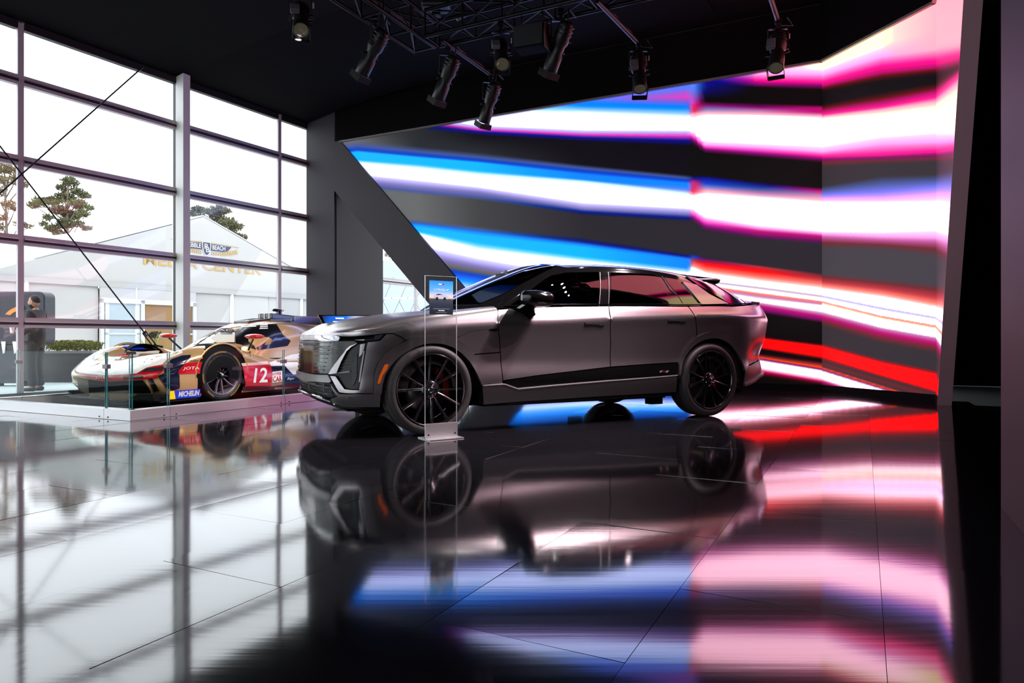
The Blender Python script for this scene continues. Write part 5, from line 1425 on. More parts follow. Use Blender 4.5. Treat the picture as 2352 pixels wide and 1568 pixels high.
# nose
rd('nose_livery', cf((85, 515), (140, 440), (250, 330), (400, 225), (560, 160), (720, 150), (900, 150), (1060, 205), (1250, 205), (1500, 180), (1700, 160), (1930, 150), (1900, 230), (1650, 330), (1560, 420), (1300, 470), (1130, 570), (900, 590), (600, 598), (300, 575), (160, 555)), M_wpaint)
rd('nose_flash', cf((335, 462), (400, 370), (560, 262), (700, 195), (860, 150), (1040, 206), (850, 262), (640, 342), (450, 420)), M_goldp, .006)
rd('nose_sticker', cf((800, 265), (960, 240), (1010, 262), (1000, 290), (830, 292)), M_redp, .008)
rd('nose_vent', cf((1335, 325), (1395, 322), (1390, 338), (1340, 338)), M_carb, .008)
rd('nose_band', cf((85, 520), (160, 560), (300, 580), (600, 602), (900, 595), (1130, 577), (1280, 490), (1450, 442), (1690, 422), (1640, 480), (1550, 555), (1480, 600), (1490, 650), (1250, 668), (900, 690), (600, 700), (350, 660), (230, 625), (135, 590)), M_redp, .006)
rd('nose_intake', cf((145, 640), (350, 668), (600, 706), (900, 696), (1240, 678), (1300, 760), (1390, 885), (1240, 898), (330, 888), (155, 860)), M_under, .010)
rd('intake_side', cf((145, 640), (330, 668), (340, 882), (165, 858)), mat('dark_gold', (92, 74, 44), .4), .014)
rd('headlamp', cf((1200, 548), (1300, 490), (1640, 450), (1570, 522), (1400, 538)), mat('smoked_lamp', (40, 40, 46), .08, coat=1), .010)
rd('bumper_light', cf((915, 615), (1240, 600), (1240, 642), (920, 655)), M_carb, .010)
rd('side_intake', cf((1610, 430), (1730, 330), (1900, 272), (2045, 260), (2035, 305), (1850, 500), (1825, 560), (1850, 600), (1858, 815), (1760, 848), (1650, 820), (1490, 605), (1600, 560)), M_navy, .008)
rd('intake_blade', cf((1425, 662), (1510, 662), (1650, 862), (1560, 880), (1440, 720)), M_goldp, .016)
rd('intake_blade', cf((1275, 676), (1325, 684), (1420, 882), (1390, 882)), M_goldp, .016)
rd('intake_blade', cf((1335, 660), (1400, 650), (1500, 850), (1430, 870)), M_carb, .014)
rd('fender_flash', cf((1842, 578), (1835, 505), (1920, 405), (2000, 387), (2150, 376), (2235, 372), (2205, 480), (2195, 572)), M_redp, .006)
rt('JOTA', cf((1925, 455), (2185, 450), (2180, 515), (1905, 518)), M_tw)
rt('JOTA', cf((455, 612), (610, 612), (620, 668), (450, 662)), M_tw, .012)
rt('dallara', cf((2030, 335), (2225, 330), (2222, 360), (2020, 372)), M_tk)
# fender inside colours on the far side
rd('fender_flash', cf((725, 105), (1000, 62), (1400, 62), (1740, 68), (1740, 172), (1450, 178), (1050, 205), (890, 128)), M_carb, .006)
rd('fender_flash', cf((885, 124), (940, 100), (1140, 95), (1290, 165), (1045, 176)), M_blue, .009)
rd('fender_flash', cf((1285, 80), (1735, 74), (1735, 165), (1450, 172)), M_yel, .009)
# flank
rd('flank_red', cg((905, 1000), (1330, 975), (1368, 1000), (1385, 1090), (1368, 1290), (1380, 1325), (960, 1330), (935, 1200)), M_redp, .006)
rd('flank_flash', cg((880, 955), (1310, 922), (1328, 970), (900, 1000)), M_pkw, .006)
rt('12', cg((1105, 1035), (1310, 1020), (1305, 1265), (1072, 1272)), M_tw, .012, bold=.02)
rd('hypercar_plate', cg((1388, 1096), (1545, 1076), (1553, 1255), (1388, 1275)), M_tw, .008)
rt('HYPER', cg((1395, 1112), (1532, 1098), (1532, 1148), (1395, 1160)), M_redp, .012, bold=.01)
rt('CAR', cg((1395, 1172), (1537, 1160), (1540, 1245), (1395, 1258)), M_redp, .012, bold=.02)
rd('flank_white', cg((1335, 950), (1520, 880), (1700, 815), (2040, 765), (2140, 760), (2140, 1095), (2000, 1112), (1730, 1138), (1590, 992), (1375, 1000)), M_wpaint, .005)
rd('flank_navy', cg((1372, 1005), (1590, 998), (1730, 1146), (2000, 1125), (2140, 1120), (2140, 1285), (1850, 1290), (1575, 1290), (1560, 1070), (1390, 1085)), M_navy, .006)
rd('flank_yellow', cg((1812, 1108), (2060, 1088), (2060, 1128), (1812, 1142)), M_yel, .009)
rt('He', cg((1890, 862), (2110, 840), (2075, 1065), (1840, 1072)), M_tk, .011, shear=.25, bold=.03)
rt('Singer', cg((1632, 1185), (1755, 1190), (1740, 1225), (1620, 1235)), M_tw, .012, shear=.3)
rd('sill_band', cg((905, 1335), (1380, 1330), (1600, 1295), (2140, 1285), (2140, 1350), (1600, 1375), (905, 1410)), M_dred, .006)
rt('amazing', cg((1015, 700), (1035, 700), (1060, 920), (1040, 920)), M_tw, .01)
# cockpit
rd('windscreen', cg((10, 662), (100, 570), (300, 428), (480, 385), (740, 400), (790, 440), (785, 630), (440, 628), (130, 648)), M_cock, .005)
rd('seat_view', cg((388, 552), (535, 445), (560, 490), (738, 492), (745, 452), (785, 456), (775, 618), (446, 618), (440, 578)), M_creamp, .007)
rd('roof_band', cg((300, 408), (480, 335), (700, 316), (1050, 322), (880, 350), (700, 382), (480, 392)), M_wpaint, .006)
rd('side_window', cg((790, 425), (880, 362), (1100, 328), (1460, 318), (1560, 480), (1510, 545), (1380, 562), (1340, 525), (1000, 535), (1000, 600), (1090, 665), (1130, 735), (860, 645), (795, 632)), M_carb, .005)
rd('side_scoop', cg((1130, 700), (1380, 555), (1560, 490), (1690, 590), (1640, 670), (1160, 740)), M_navy, .008)
rd('scoop_panel', cg((1290, 600), (1380, 550), (1360, 640), (1260, 660)), mat('ochre_panel', (150, 112, 40), .4), .010)
rt('AC', cg((510, 408), (745, 412), (740, 438), (505, 430)), M_tw, .011)
for k in range(3): rd('name_line', cg((1195 - k * 8, 333 + k * 27), (1315, 330 + k * 27), (1318, 343 + k * 27), (1197 - k * 8, 347 + k * 27)), M_tw, .010)
rd('white_bar', cg((880, 352), (905, 350), (1120, 345), (1130, 362), (910, 376), (885, 384)), M_tw, .009)
rd('class_plate', cg((1850, 458), (1958, 452), (1985, 598), (1888, 600)), M_redp, .007)
rt('HY', cg((1875, 482), (1955, 475), (1970, 575), (1895, 580)), M_tw, .011, bold=.01)
# roof pieces, fin and rear wing
rs_ = MB(); rs_.prism([(1.15, -.16, 1.03), (1.55, -.20, 1.08), (2.0, -.20, 1.09), (2.0, .20, 1.09), (1.55, .20, 1.08), (1.15, .16, 1.03)], (0, 0, .055)); rs_.build('roof_intake', M_carb, race, bevel=.015)
rs_ = MB(); rs_.prism([(1.62, -.15, 1.13), (2.15, -.13, 1.10), (2.15, .13, 1.10), (1.62, .15, 1.13)], (0, 0, .09)); rs_.build('air_scoop', M_carb, race, bevel=.015)
for y in (-.10, 0, .10): MB().box((1.615, y, 1.175), (.02, .012, .08)).build('scoop_vane', M_tw, race)
MB().tube([(1.92, 0, 1.18), (1.92, 0, 1.26)], .05, 12).build('camera_stalk', M_navy, race); MB().lathe([(0, -.11), (.03, -.10), (.045, 0), (.035, .10), (0, .11)], 14, Matrix.Translation((1.90, 0, 1.275)) @ Matrix.Rotation(math.pi / 2, 4, 'Z') @ Matrix.Scale(.6, 4, (0, 0, 1))).build('camera_pod', M_navy, race)
MB().prism([(1.95, -.012, 1.10), (2.5, -.012, 1.03), (3.2, -.012, .90), (4.25, -.012, .80), (4.25, -.012, 1.185), (1.98, -.012, 1.18)], (0, .024, 0)).build('fin', M_navy, race)
MB().prism([(1.98, -.013, 1.18), (4.25, -.013, 1.185), (4.25, -.013, 1.20), (1.98, -.013, 1.195)], (0, .026, 0)).build('fin_edge', M_redp, race)
MB().prism([(2.30, -.016, 1.06), (2.95, -.016, 1.055), (3.02, -.016, .99), (2.60, -.016, .99)], (0, .032, 0)).build('fin_flash', M_yel, race)
MB().prism([(4.05, -.95, 1.0), (4.40, -.95, 1.06), (4.40, -.95, 1.09), (4.05, -.95, 1.03)], (0, 1.9, 0)).build('rear_wing', M_carb, race)
for y in (-.96, .94): MB().prism([(3.95, y, .70), (4.45, y, .70), (4.45, y, 1.12), (3.98, y, 1.08)], (0, .02, 0)).build('wing_endplate', M_navy, race)
# mirrors
for sg, pxl in ((-1, None), (1, None)):
    mc = Vector((.62, sg * .80, .93)) if sg > 0 else Vector((.72, -.80, .865))
    mc = Vector((.52, .84, .86)) if sg > 0 else Vector((.66, -.80, .845))
    m_ = MB(); ring = []
    for t_, (dx, hw, hh) in enumerate(((-.10, .04, .012), (-.06, .11, .030), (0, .14, .038), (.06, .14, .036), (.085, .13, .030))):
        ring += [[mc + Vector((dx, hw * math.cos(a), hh * math.sin(a))) for a in [k * math.pi / 7 for k in range(14)]]]
    m_.add([p for r_ in ring for p in r_], [(i * 14 + k, i * 14 + (k + 1) % 14, (i + 1) * 14 + (k + 1) % 14, (i + 1) * 14 + k) for i in range(4) for k in range(14)] , True)
    m_.add(ring[0], [tuple(range(14))]); m_.add(ring[-1], [tuple(range(14))])
    mo = m_.build('mirror', M_redp, race)
    MB().tube([mc + Vector((.02, sg * -.02, -.03)), Vector((mc.x + .08, sg * .62, .66))], .014, 8).build('mirror_stay', M_carb, mo)
# front splitter, dive plane, tyre-sponsor board
sp2 = MB(); ed = []
for y in np.linspace(-1, 1, 21): ed.append((-1.16 + .24 * abs(y) ** 3, y * 1.0, .07 + .035 * (1 - abs(y)) ** .5))
vs = []
for (x, y, z) in ed: vs += [(x, y, z), (-.40, y, .075), (-.40, y, .055), (x + .01, y, z - .02)]
sp2.add(vs, [(i * 4 + a, i * 4 + (a + 1) % 4, i * 4 + 4 + (a + 1) % 4, i * 4 + 4 + a) for i in range(20) for a in range(4)] + [(0, 1, 2, 3), (83, 82, 81, 80)])
sp2.build('splitter', M_carb, race)
bd = MB().prism([(-.80, -1.005, .085), (-.37, -1.005, .085), (-.37, -1.005, .185), (-.80, -1.005, .185)], (0, .012, 0)).build('sponsor_board', M_blue, race)
MB().prism([(-.80, -1.007, .085), (-.72, -1.007, .085), (-.74, -1.007, .185), (-.80, -1.007, .185)], (0, .004, 0)).build('board_end', M_yel, bd)
vs, fs = text_mesh('MICHELIN', .085, .001, shear=.25, bold=.004)
MB().add([Vector((-.54 + v[0] * .30 / (vs[:, 0].max() - vs[:, 0].min()) * 1.0, -1.009, .135 + v[1])) for v in vs], fs).build('lettering', M_tw, bd)
# wheels
M_rtyre = mat('slick_tyre', (30, 26, 30), .55); M_rrim = mat('dark_race_rim', (140, 128, 138), .3, .5, coat=.6)
def rwheel(wx, sg):
    w = empty('wheel', (wx, -sg * .972, .34)); w.parent = race
    if sg > 0: w.rotation_euler = (0, 0, math.pi)
    t_ = MB().lathe([(.262, -.012), (.275, 0), (.305, .0), (.328, -.015), (.340, -.045), (.340, -.27), (.325, -.30), (.26, -.30)], 64).build('tyre', M_rtyre, w)
    MB().lathe([(.262, -.012), (.258, -.002), (.248, -.006), (.238, -.05), (.225, -.20), (.0, -.20)], 56).build('rim', M_rrim, w)
    MB().lathe([(.05, -.12), (.18, -.12), (.18, -.15), (.05, -.15)], 40).build('brake_disc', M_under, w)
    for k in range(10):
        a = k * math.pi / 5 + (.09 if k % 2 else -.09) + .16; b = k * math.pi / 5 + .16
        P = lambda r, an, o_, y: Vector((r * math.cos(an) - o_ * math.sin(an), y, r * math.sin(an) + o_ * math.cos(an)))
        vs = []
        for r, an, hw, y in ((.045, b, .011, -.035), (.15, (a + b) / 2, .009, -.030), (.252, a, .010, -.010)): vs += [P(r, an, -hw, y - .025), P(r, an, -hw * .6, y), P(r, an, hw * .6, y), P(r, an, hw, y - .025)]
        MB().add(vs, [(i * 4 + q, i * 4 + (q + 1) % 4, i * 4 + 4 + (q + 1) % 4, i * 4 + 4 + q) for i in range(2) for q in range(4)] + [(0, 1, 2, 3), (11, 10, 9, 8)]).build('spoke', M_rrim, w)
    h = MB().lathe([(0, -.005), (.025, -.005), (.035, -.02), (.06, -.03), (.065, -.10)], 28).build('hub', M_carb, w)
    MB().lathe([(0, .004), (.016, .004), (.020, -.006)], 6).build('centre_nut', M_alu, h)
    gm = mat('faded_gold_print', (120, 92, 40), .6)
    for a0, a1 in ((2.2, 2.75), (1.1, 1.75), (-.3, .1), (-1.1, -.7), (3.6, 4.3)):
        MB().lathe([(.292, .0012), (.312, .0008)], 10, None, a0, a1).build('tyre_print', gm, t_)
for wx in (0, 3.15):
    for sg in (1, -1): rwheel(wx, sg)

# ------------------------------------------------------------------ glass barrier round the race car
BC = floorpt(299, 967)
BW, BLn, CH = 2.85, 6.6, .108
gb = empty('glass_barrier', BC, 0, 'frameless glass barrier in an aluminium base channel around the race car', 'barrier')
def gl_(o): o.location = -BC; return o
M_bglass = pane_mat('barrier_glass', (246, 250, 249), 1.13); M_edge = mat('teal_glass_edge', (16, 92, 96), .15, coat=1)
M_clamp = mat('steel_clamp', (120, 112, 112), .3, .8)
def run(O, D, L, nrm, joints):
    cuts = [0] + joints + [L]
    for a, b in zip(cuts[:-1], cuts[1:]):
        P = [O + D * (a + .001), O + D * (b - .001), O + D * (b - .001) - nrm * .10, O + D * (a + .001) - nrm * .10]
        gl_(MB().prism(P, (0, 0, CH)).build('base_channel', M_alu, gb, bevel=.003))
        g = [O + D * (a + .012) - nrm * .035, O + D * (b - .012) - nrm * .035]
        pane = gl_(MB().prism([g[0] + Z * CH, g[1] + Z * CH, g[1] + Z * .675, g[0] + Z * .675], nrm * .012).build('glass_panel', M_bglass, gb))
        for e in g: q = e + nrm * .006; gl_(MB().beam(q + Z * CH, q + Z * .675, .0035, .013, up=nrm).build('glass_edge', M_edge, gb))
    for j in joints:
        q = O + D * j - nrm * .03; gl_(MB().box(q + Z * .53, (.075, .045, .045), Matrix.Rotation(math.atan2(D.y, D.x), 3, 'Z')).build('clamp', M_clamp, gb, bevel=.003))
        for s_ in (-.07, .07): p = O + D * (j + s_) + Z * .022; gl_(MB().tube([p - nrm * .004, p + nrm * .004], .008, 8).build('bolt', M_dark, gb))
jr = [s_on(391, BC, A), s_on(655, BC, A)]; jr += [jr[1] + 1.7 * k for k in (1,)]
run(BC, A, BLn, -B, jr)
run(BC, B, BW, -A, [s_on(238, BC, B)])
run(BC + B * BW, A, BLn, B, [s_on(40, BC + B * BW, A), 2.4, 4.2])
gl_(MB().box(BC + A * .03 + B * .03 + Z * .672, (.09, .09, .03), Matrix.Rotation(TH, 3, 'Z')).build('corner_clamp', M_clamp, gb, bevel=.003))
# ------------------------------------------------------------------ acrylic sign stand in front of the SUV
sw_, sn_ = Vector((.84, .54, 0)).normalized(), Vector((.54, -.84, 0)).normalized()
fr = floorpt(987, 1013); base = fr + sw_ * .155 - sn_ * .11
sg_ = empty('sign_stand', base, math.atan2(sw_.y, sw_.x), 'clear acrylic sign stand on a brushed metal foot beside the SUV front wheel', 'sign')
MB().box((0, 0, .004), (.31, .22, .008)).build('foot_plate', M_alu, sg_, bevel=.001)
MB().box((0, -.012, .066), (.292, .006, .118)).build('bracket', M_alu, sg_, bevel=.001)
for x in (-.12, .12): MB().tube([(x, -.020, .035), (x, -.014, .035)], .007, 12).build('screw', M_chrome, sg_)
M_acr = pane_mat('clear_acrylic', (250, 251, 251), 1.35); M_acre = mat('acrylic_edge', (188, 190, 192), .15, coat=.5)
ac = MB().box((0, 0, .67), (.286, .008, 1.30)).build('acrylic_sheet', M_acr, sg_)
e_ = MB(); e_.box((-.1435, 0, .67), (.0022, .0085, 1.30)).box((.1435, 0, .67), (.0022, .0085, 1.30)).box((0, 0, 1.3205), (.289, .0085, .0022)); e_.build('sheet_edge', M_acre, ac)
def poster_material():
    m = bpy.data.materials.new('printed_poster'); m.use_nodes = True; nt = m.node_tree; p = nt.nodes['Principled BSDF']; p.inputs['Roughness'].default_value = .3
    tc = nt.nodes.new('ShaderNodeTexCoord'); sx = nt.nodes.new('ShaderNodeSeparateXYZ'); r = nt.nodes.new('ShaderNodeValToRGB')
    st = [(0, (24, 34, 44)), (.30, (40, 52, 66)), (.46, (62, 72, 84)), (.49, (228, 200, 160)), (.56, (196, 206, 214)), (.70, (92, 176, 236)), (1.0, (22, 138, 232))]
    cr = r.color_ramp
    while len(cr.elements) < len(st): cr.elements.new(.5)
    for e, (q, c) in zip(cr.elements, st): e.position = q; e.color = (*lin(c), 1)
    nt.links.new(tc.outputs['Generated'], sx.inputs[0]); nt.links.new(sx.outputs['Z'], r.inputs[0]); nt.links.new(r.outputs[0], p.inputs['Base Color'])
    p.inputs['Emission Strength'].default_value = 0.0
    return m
PC, PW, PH = 1.145, .215, .275
po = MB().box((0, -.0065, PC), (PW, .002, PH)).build('poster', poster_material(), sg_)
def ptext(t, x, z, w, h, m, shear=0.0):
    vs, fs = text_mesh(t, 1, 0, shear=shear); lo, hi = vs.min(0), vs.max(0)
    MB().add([Vector((x + ((v[0] - lo[0]) / (hi[0] - lo[0]) - .5) * w, -.0082, z + ((v[1] - lo[1]) / (hi[1] - lo[1]) - .5) * h)) for v in vs], fs).build('poster_print', m, po, recalc=False)
ptext('LYRIQ-V', 0, PC + .064, .135, .018, M_tw); ptext('AUDI', 0, PC + .110, .046, .008, M_tw) if False else None
def pbar(x0, x1, z0, z1, m): MB().add([(x0, -.0081, z0), (x1, -.0081, z0), (x1, -.0081, z1), (x0, -.0081, z1)], [(0, 1, 2, 3)]).build('poster_print', m, po, recalc=False)
pbar(-.026, .004, PC + .106, PC + .114, M_tw); pbar(.004, .026, PC + .106, PC + .114, M_redp)
pbar(-.075, .075, PC - .092, PC - .0895, mat('pale_print', (150, 160, 168), .5)); pbar(-.028, .028, PC - .108, PC - .102, M_tw); pbar(-.05, .05, PC - .122, PC - .120, MATS['pale_print'])
cs = [(-.066, .004), (-.060, .024), (-.040, .032), (-.018, .034), (.018, .026), (.055, .018), (.066, .006), (.062, -.010), (-.055, -.010)]
MB().add([(x, -.0082, PC + z) for x, z in cs], [tuple(range(len(cs)))]).build('poster_car', mat('silver_print', (176, 184, 198), .5), po, recalc=False)
wn = [(-.048, .024), (-.034, .030), (-.016, .031), (.012, .025), (-.044, .020)]
MB().add([(x, -.0085, PC + z) for x, z in wn], [tuple(range(5))]).build('poster_car_window', M_tk, po, recalc=False)
for x in (-.040, .030): MB().add([(x + .012 * math.cos(a), -.0086, PC - .008 + .013 * math.sin(a)) for a in [k * math.pi / 8 for k in range(16)]], [tuple(range(16))]).build('poster_car_wheel', M_tk, po, recalc=False)

# ------------------------------------------------------------------ tilted touch screen behind the SUV's bonnet
kb = Vector((-2.02, 8.05, 0))
ko = empty('touch_kiosk', kb, 0, 'tilted black touch screen on a stand, just behind the SUV bonnet', 'screen')
def kp(px, py, d): return atdepth(px, py, d) - kb
q0, q1 = kp(730, 722.5, 8.0), kp(886, 723.5, 8.5); dn = Vector((.20, -.30, -.24))
qs_ = [q0, q1, q1 + dn, q0 + dn]; nq = (q1 - q0).cross(dn).normalized(); nq = nq if nq.z > 0 else -nq
MB().prism(qs_, -nq * .035).build('screen_case', M_gblk, ko, bevel=.004)
def screen_material():
    m = bpy.data.materials.new('kiosk_screen'); m.use_nodes = True; nt = m.node_tree; p = nt.nodes['Principled BSDF']; p.inputs['Base Color'].default_value = (.01, .01, .012, 1); p.inputs['Roughness'].default_value = .1
    tc = nt.nodes.new('ShaderNodeTexCoord'); sx = nt.nodes.new('ShaderNodeSeparateXYZ'); r = nt.nodes.new('ShaderNodeValToRGB')
    st = [(0, (10, 16, 40)), (.12, (10, 100, 225)), (.30, (30, 130, 240)), (.42, (205, 206, 236)), (.52, (150, 150, 200)), (.62, (64, 60, 66)), (.85, (120, 114, 110)), (1, (70, 66, 70))]
    cr = r.color_ramp
    while len(cr.elements) < len(st): cr.elements.new(.5)
    for e, (q, c) in zip(cr.elements, st): e.position = q; e.color = (*lin(c), 1)
    nt.links.new(tc.outputs['Generated'], sx.inputs[0]); nt.links.new(sx.outputs['X'], r.inputs[0]); nt.links.new(r.outputs[0], p.inputs['Emission Color']); p.inputs['Emission Strength'].default_value = .9
    return m
ins = lambda a, b: q0 + (q1 - q0) * a + dn * b + nq * .002
MB().add([ins(.045, .06), ins(.97, .06), ins(.97, .94), ins(.045, .94)], [(0, 1, 2, 3)]).build('display', screen_material(), ko, recalc=False)
for b_, a0, a1, w_ in ((.16, .22, .34, .03), (.34, .16, .42, .018), (.50, .24, .36, .02), (.62, .20, .42, .018)):
    MB().add([ins(a0, b_) + nq * .002, ins(a1, b_) + nq * .002, ins(a1, b_ + w_ * 2) + nq * .002, ins(a0, b_ + w_ * 2) + nq * .002], [(0, 1, 2, 3)]).build('screen_text', mat('white_screen_text', (240, 240, 240), .5, emit=(240, 244, 255), emit_s=.9), ko, recalc=False)
mid = (q0 + q1) / 2 + dn * .5
MB().beam(Vector((mid.x, mid.y, .012)), mid - nq * .03, .10, .05, up=(1, 0, 0)).build('stand', M_steel, ko); MB().box((mid.x, mid.y, .006), (.5, .4, .012)).build('foot', M_steel, ko)

# ------------------------------------------------------------------ man outside with a cup
M_skin = mat('skin', (176, 126, 100), .55); M_jkt = mat('black_jacket', (24, 22, 30), .7, bump=(14, .25)); M_trs = mat('dark_trousers', (24, 26, 34), .8, bump=(10, .2)); M_hair = mat('dark_hair', (26, 20, 18), .7); M_shoe = mat('dark_shoes', (26, 26, 32), .6)
def skin_obj(name, V, E, R_, material, parent, sub=2):
    me = bpy.data.meshes.new(name); me.from_pydata([tuple(v) for v in V], E, []); o = bpy.data.objects.new(name, me); COL.objects.link(o); o.parent = parent
    sk = o.modifiers.new('skin', 'SKIN'); sk.use_smooth_shade = True
    lay = me.skin_vertices[0].data
    for i, r in enumerate(R_): lay[i].radius = (r, r) if not isinstance(r, tuple) else r
    lay[0].use_root = True
    ss = o.modifiers.new('sub', 'SUBSURF'); ss.levels = sub; ss.render_levels = sub
    me.materials.append(material); return o
pb_ = floorpt(84, 897.5, GZ)
man = empty('person', pb_, math.pi, 'man in a black jacket and dark trousers holding a cup, standing outside the window', 'person')
# local +X is the way he faces (image left after the half turn), Y sideways
V = [(0, 0, .97), (0, 0, 1.15), (.0, 0, 1.36), (.01, 0, 1.50), (.03, 0, 1.57), (.02, .09, .93), (.02, .11, .50), (-.02, .11, .09), (.10, .12, .045), (.02, -.09, .93), (.05, -.11, .50), (.00, -.11, .09), (.12, -.12, .045),
     (0, .19, 1.43), (-.02, .24, 1.17), (.18, .22, 1.02), (0, -.19, 1.43), (.10, -.25, 1.17), (.47, -.20, 1.10), (.22, .20, .98)]
E_ = [(0, 1), (1, 2), (2, 3), (3, 4), (0, 5), (5, 6), (6, 7), (7, 8), (0, 9), (9, 10), (10, 11), (11, 12), (2, 13), (13, 14), (14, 15), (2, 16), (16, 17), (17, 18), (15, 19)]
Rr = [.09, .10, .11, .055, .052, .06, .055, .040, .038, .06, .055, .040, .038, .045, .038, .032, .045, .038, .031, .028]
skin_obj('body', V, E_, Rr, M_skin, man)
jv = [V[i] for i in (0, 1, 2, 13, 14, 15, 16, 17, 18, 3)]; jv[0] = (0, 0, .86)
jv = [(0, 0, .81), (0, 0, .98), (0, 0, 1.16), (0, 0, 1.37), (0, .19, 1.44), (-.02, .245, 1.17), (.17, .22, 1.03), (0, -.19, 1.44), (.10, -.255, 1.17), (.44, -.20, 1.097), (.0, 0, 1.505)]
skin_obj('jacket', jv, [(0, 1), (1, 2), (2, 3), (3, 4), (4, 5), (5, 6), (3, 7), (7, 8), (8, 9), (3, 10)], [.165, .17, .165, .175, .088, .070, .054, .088, .070, .052, .078], M_jkt, man)
skin_obj('trousers', [(0, 0, .97), (.02, .085, .84), (.02, .11, .50), (-.02, .11, .07), (.02, -.085, .84), (.05, -.11, .50), (0, -.11, .07)], [(0, 1), (1, 2), (2, 3), (0, 4), (4, 5), (5, 6)], [.135, .110, .085, .085, .110, .085, .085], M_trs, man)
for sy in (.115, -.115): skin_obj('shoe', [(-.06, sy, .045), (.06, sy, .04), (.17, sy, .03)], [(0, 1), (1, 2)], [.045, .047, .034], M_shoe, man)
def ell(c, r, n=20, m=14, fn=None):
    vs = []; fs = []
    for i in range(m + 1):
        for j in range(n):
            a, b = math.pi * i / m, 2 * math.pi * j / n; d = Vector((math.sin(a) * math.cos(b), math.sin(a) * math.sin(b), math.cos(a)))
            p = Vector((d.x * r[0], d.y * r[1], d.z * r[2]))
            if fn: p = fn(p, d)
            vs.append(Vector(c) + p)
    for i in range(m):
        for j in range(n): fs.append((i * n + j, i * n + (j + 1) % n, (i + 1) * n + (j + 1) % n, (i + 1) * n + j))
    return vs, fs
def face(p, d):
    if d.x > .3 and d.z < -.1: p = p + Vector((.012 * min(1, -d.z * 2), -p.y * .25 * -d.z, 0))
    if d.z < -.35 and d.x < .1: p = p * .9
    return p
hv, hf = ell((.045, 0, 1.665), (.098, .076, .122), 24, 18, face)
MB().add(hv, hf, True).build('head', M_skin, man)
nv_, nf = ell((.148, 0, 1.655), (.020, .013, .026), 10, 8); MB().add(nv_, nf, True).build('nose', M_skin, man)
for sy in (-.073, .073):
    a_, b_ = ell((.035, sy, 1.655), (.018, .010, .030), 10, 8); MB().add(a_, b_, True).build('ear', M_skin, man)
    a_, b_ = ell((.128, sy * .42, 1.682), (.008, .013, .007), 8, 6); MB().add(a_, b_, True).build('eye', M_hair, man)
    a_, b_ = ell((.130, sy * .42, 1.705), (.010, .020, .005), 8, 6); MB().add(a_, b_, True).build('eyebrow', M_hair, man)
a_, b_ = ell((.125, 0, 1.612), (.020, .026, .006), 10, 6); MB().add(a_, b_, True).build('mouth', mat('lips', (140, 84, 76), .5), man)
hairv, hairf = ell((.030, 0, 1.698), (.099, .079, .098), 24, 18, lambda p, d: p if not (d.x > .45 and d.z < .62 or d.z < -.30 and d.x > -.2 or d.x > .05 and d.z < .12) else p * .86)
MB().add(hairv, hairf, True).build('hair', M_hair, man)
bv, bf = ell((.075, 0, 1.598), (.072, .070, .062), 20, 14, lambda p, d: p if d.z < .25 and d.x > -.55 else p * .7)
MB().add(bv, bf, True).build('beard', mat('dark_beard', (48, 36, 32), .8), man)
# raised hand round the cup
hc = Vector((.335, -.19, 1.125))
skin_obj('hand', [(0.350, -.20, 1.095), (0.395, -.200, 1.115), (0.430, -.215, 1.130)], [(0, 1), (1, 2)], [(.026, .02), (.034, .018), (.034, .016)], M_skin, man)
for k in range(4):
    z = 1.145 - k * .019; L_ = (.052, .058, .055, .045)[k]
    skin_obj('finger', [(0.425, -.205, z), (.425 + L_ * .6, -.222, z + .003), (.425 + L_, -.200, z + .004), (.425 + L_ * 1.05, -.180, z + .002)], [(0, 1), (1, 2), (2, 3)], [.010, .009, .0085, .0075], M_skin, man, 1)
skin_obj('thumb', [(0.400, -.178, 1.135), (0.425, -.150, 1.155), (0.452, -.150, 1.165)], [(0, 1), (1, 2)], [.013, .011, .009], M_skin, man, 1)
cup_p = pb_ + Vector((-.595, .186, 1.082))
for o_ in man.children:
    if o_.name.split('.')[0] in ('hand', 'finger', 'thumb'): o_.location.x = .125
cup = empty('paper_cup', cup_p, 0, 'white paper cup in the hand of the man outside', 'cup')
Mr = Matrix.Rotation(math.pi / 2, 4, 'X')
MB().lathe([(0, 0), (.028, 0), (.038, .105)], 20, Mr).build('cup', M_tw, cup); MB().lathe([(.041, .100), (.041, .112), (.034, .118), (0, .118)], 20, Mr).build('lid', M_wh, cup)
o_ = cup
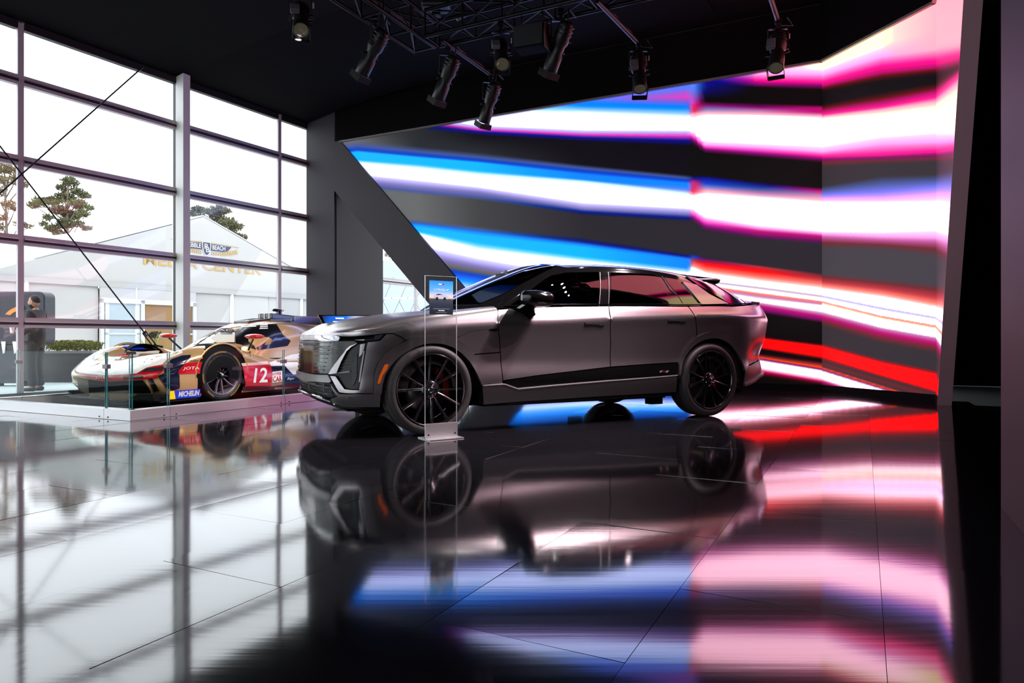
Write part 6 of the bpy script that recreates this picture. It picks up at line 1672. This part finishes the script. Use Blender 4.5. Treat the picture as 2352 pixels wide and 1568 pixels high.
# ------------------------------------------------------------------ black rounded display case behind him
bc = floorpt(48, 892, GZ); bc = Vector(((48 - CX) / F_PX * 14.2, 14.2, GZ))
bx_ = empty('display_case', bc, 0, 'large black rounded case with an orange arc, behind the man outside', 'case')
def bp(px, py): v = atdepth(px, py, 14.2); return Vector((v.x - bc.x, 0, v.z - bc.z))
def rrect(x0, y0, x1, y1, r, n=6):
    P = []
    for (cx_0, cy_0, a0) in ((x1 - r, y0 + r, -90), (x1 - r, y1 - r, 0), (x0 + r, y1 - r, 90), (x0 + r, y0 + r, 180)):
        for k in range(n + 1): a = math.radians(a0 + 90 * k / n); P.append((cx_0 + r * math.cos(a), cy_0 + r * math.sin(a)))
    return P
MB().prism([bp(x, y) for x, y in rrect(-40, 669, 102, 792, 14)], (0, .35, 0)).build('shell', mat('navy_black_shell', (36, 40, 50), .45), bx_, bevel=.02)
MB().prism([bp(x, y) + Vector((0, -.01, 0)) for x, y in rrect(2, 670, 46, 735, 8)], (0, .02, 0)).build('front_panel', mat('black_case_panel', (46, 44, 52), .4), bx_)
arcp = [(43 + 58 * math.cos(a), 745 + 44 * math.sin(a)) for a in np.linspace(math.radians(212), math.radians(262), 12)]; arci = [(43 + 48 * math.cos(a), 745 + 35 * math.sin(a)) for a in np.linspace(math.radians(262), math.radians(218), 12)]
MB().prism([bp(x + 20, y) + Vector((0, -.025, 0)) for x, y in arcp + arci], (0, .015, 0)).build('orange_arc', mat('orange_stripe', (226, 140, 60), .5), bx_)
MB().prism([bp(x, y) for x, y in ((-30, 792), (60, 792), (60, 880), (-30, 880))], (0, .3, 0)).build('lower_body', mat('black_case_panel', (46, 44, 52), .4), bx_)
for x in (4, 30): MB().prism([bp(x + a, b) + Vector((0, -.02, 0)) for a, b in ((0, 784), (10, 784), (8, 810), (4, 812))], (0, .02, 0)).build('white_bracket', M_wh, bx_)
for x in (-25, 50): MB().prism([bp(x + a, b) for a, b in ((0, 878), (10, 878), (10, 890), (0, 890))], (0, .3, 0)).build('foot', M_steel, bx_)
for f_ in bx_.children:
    if f_.name.startswith('foot'):
        zmin = min(v.co.z for v in f_.data.vertices); f_.location.z = -zmin
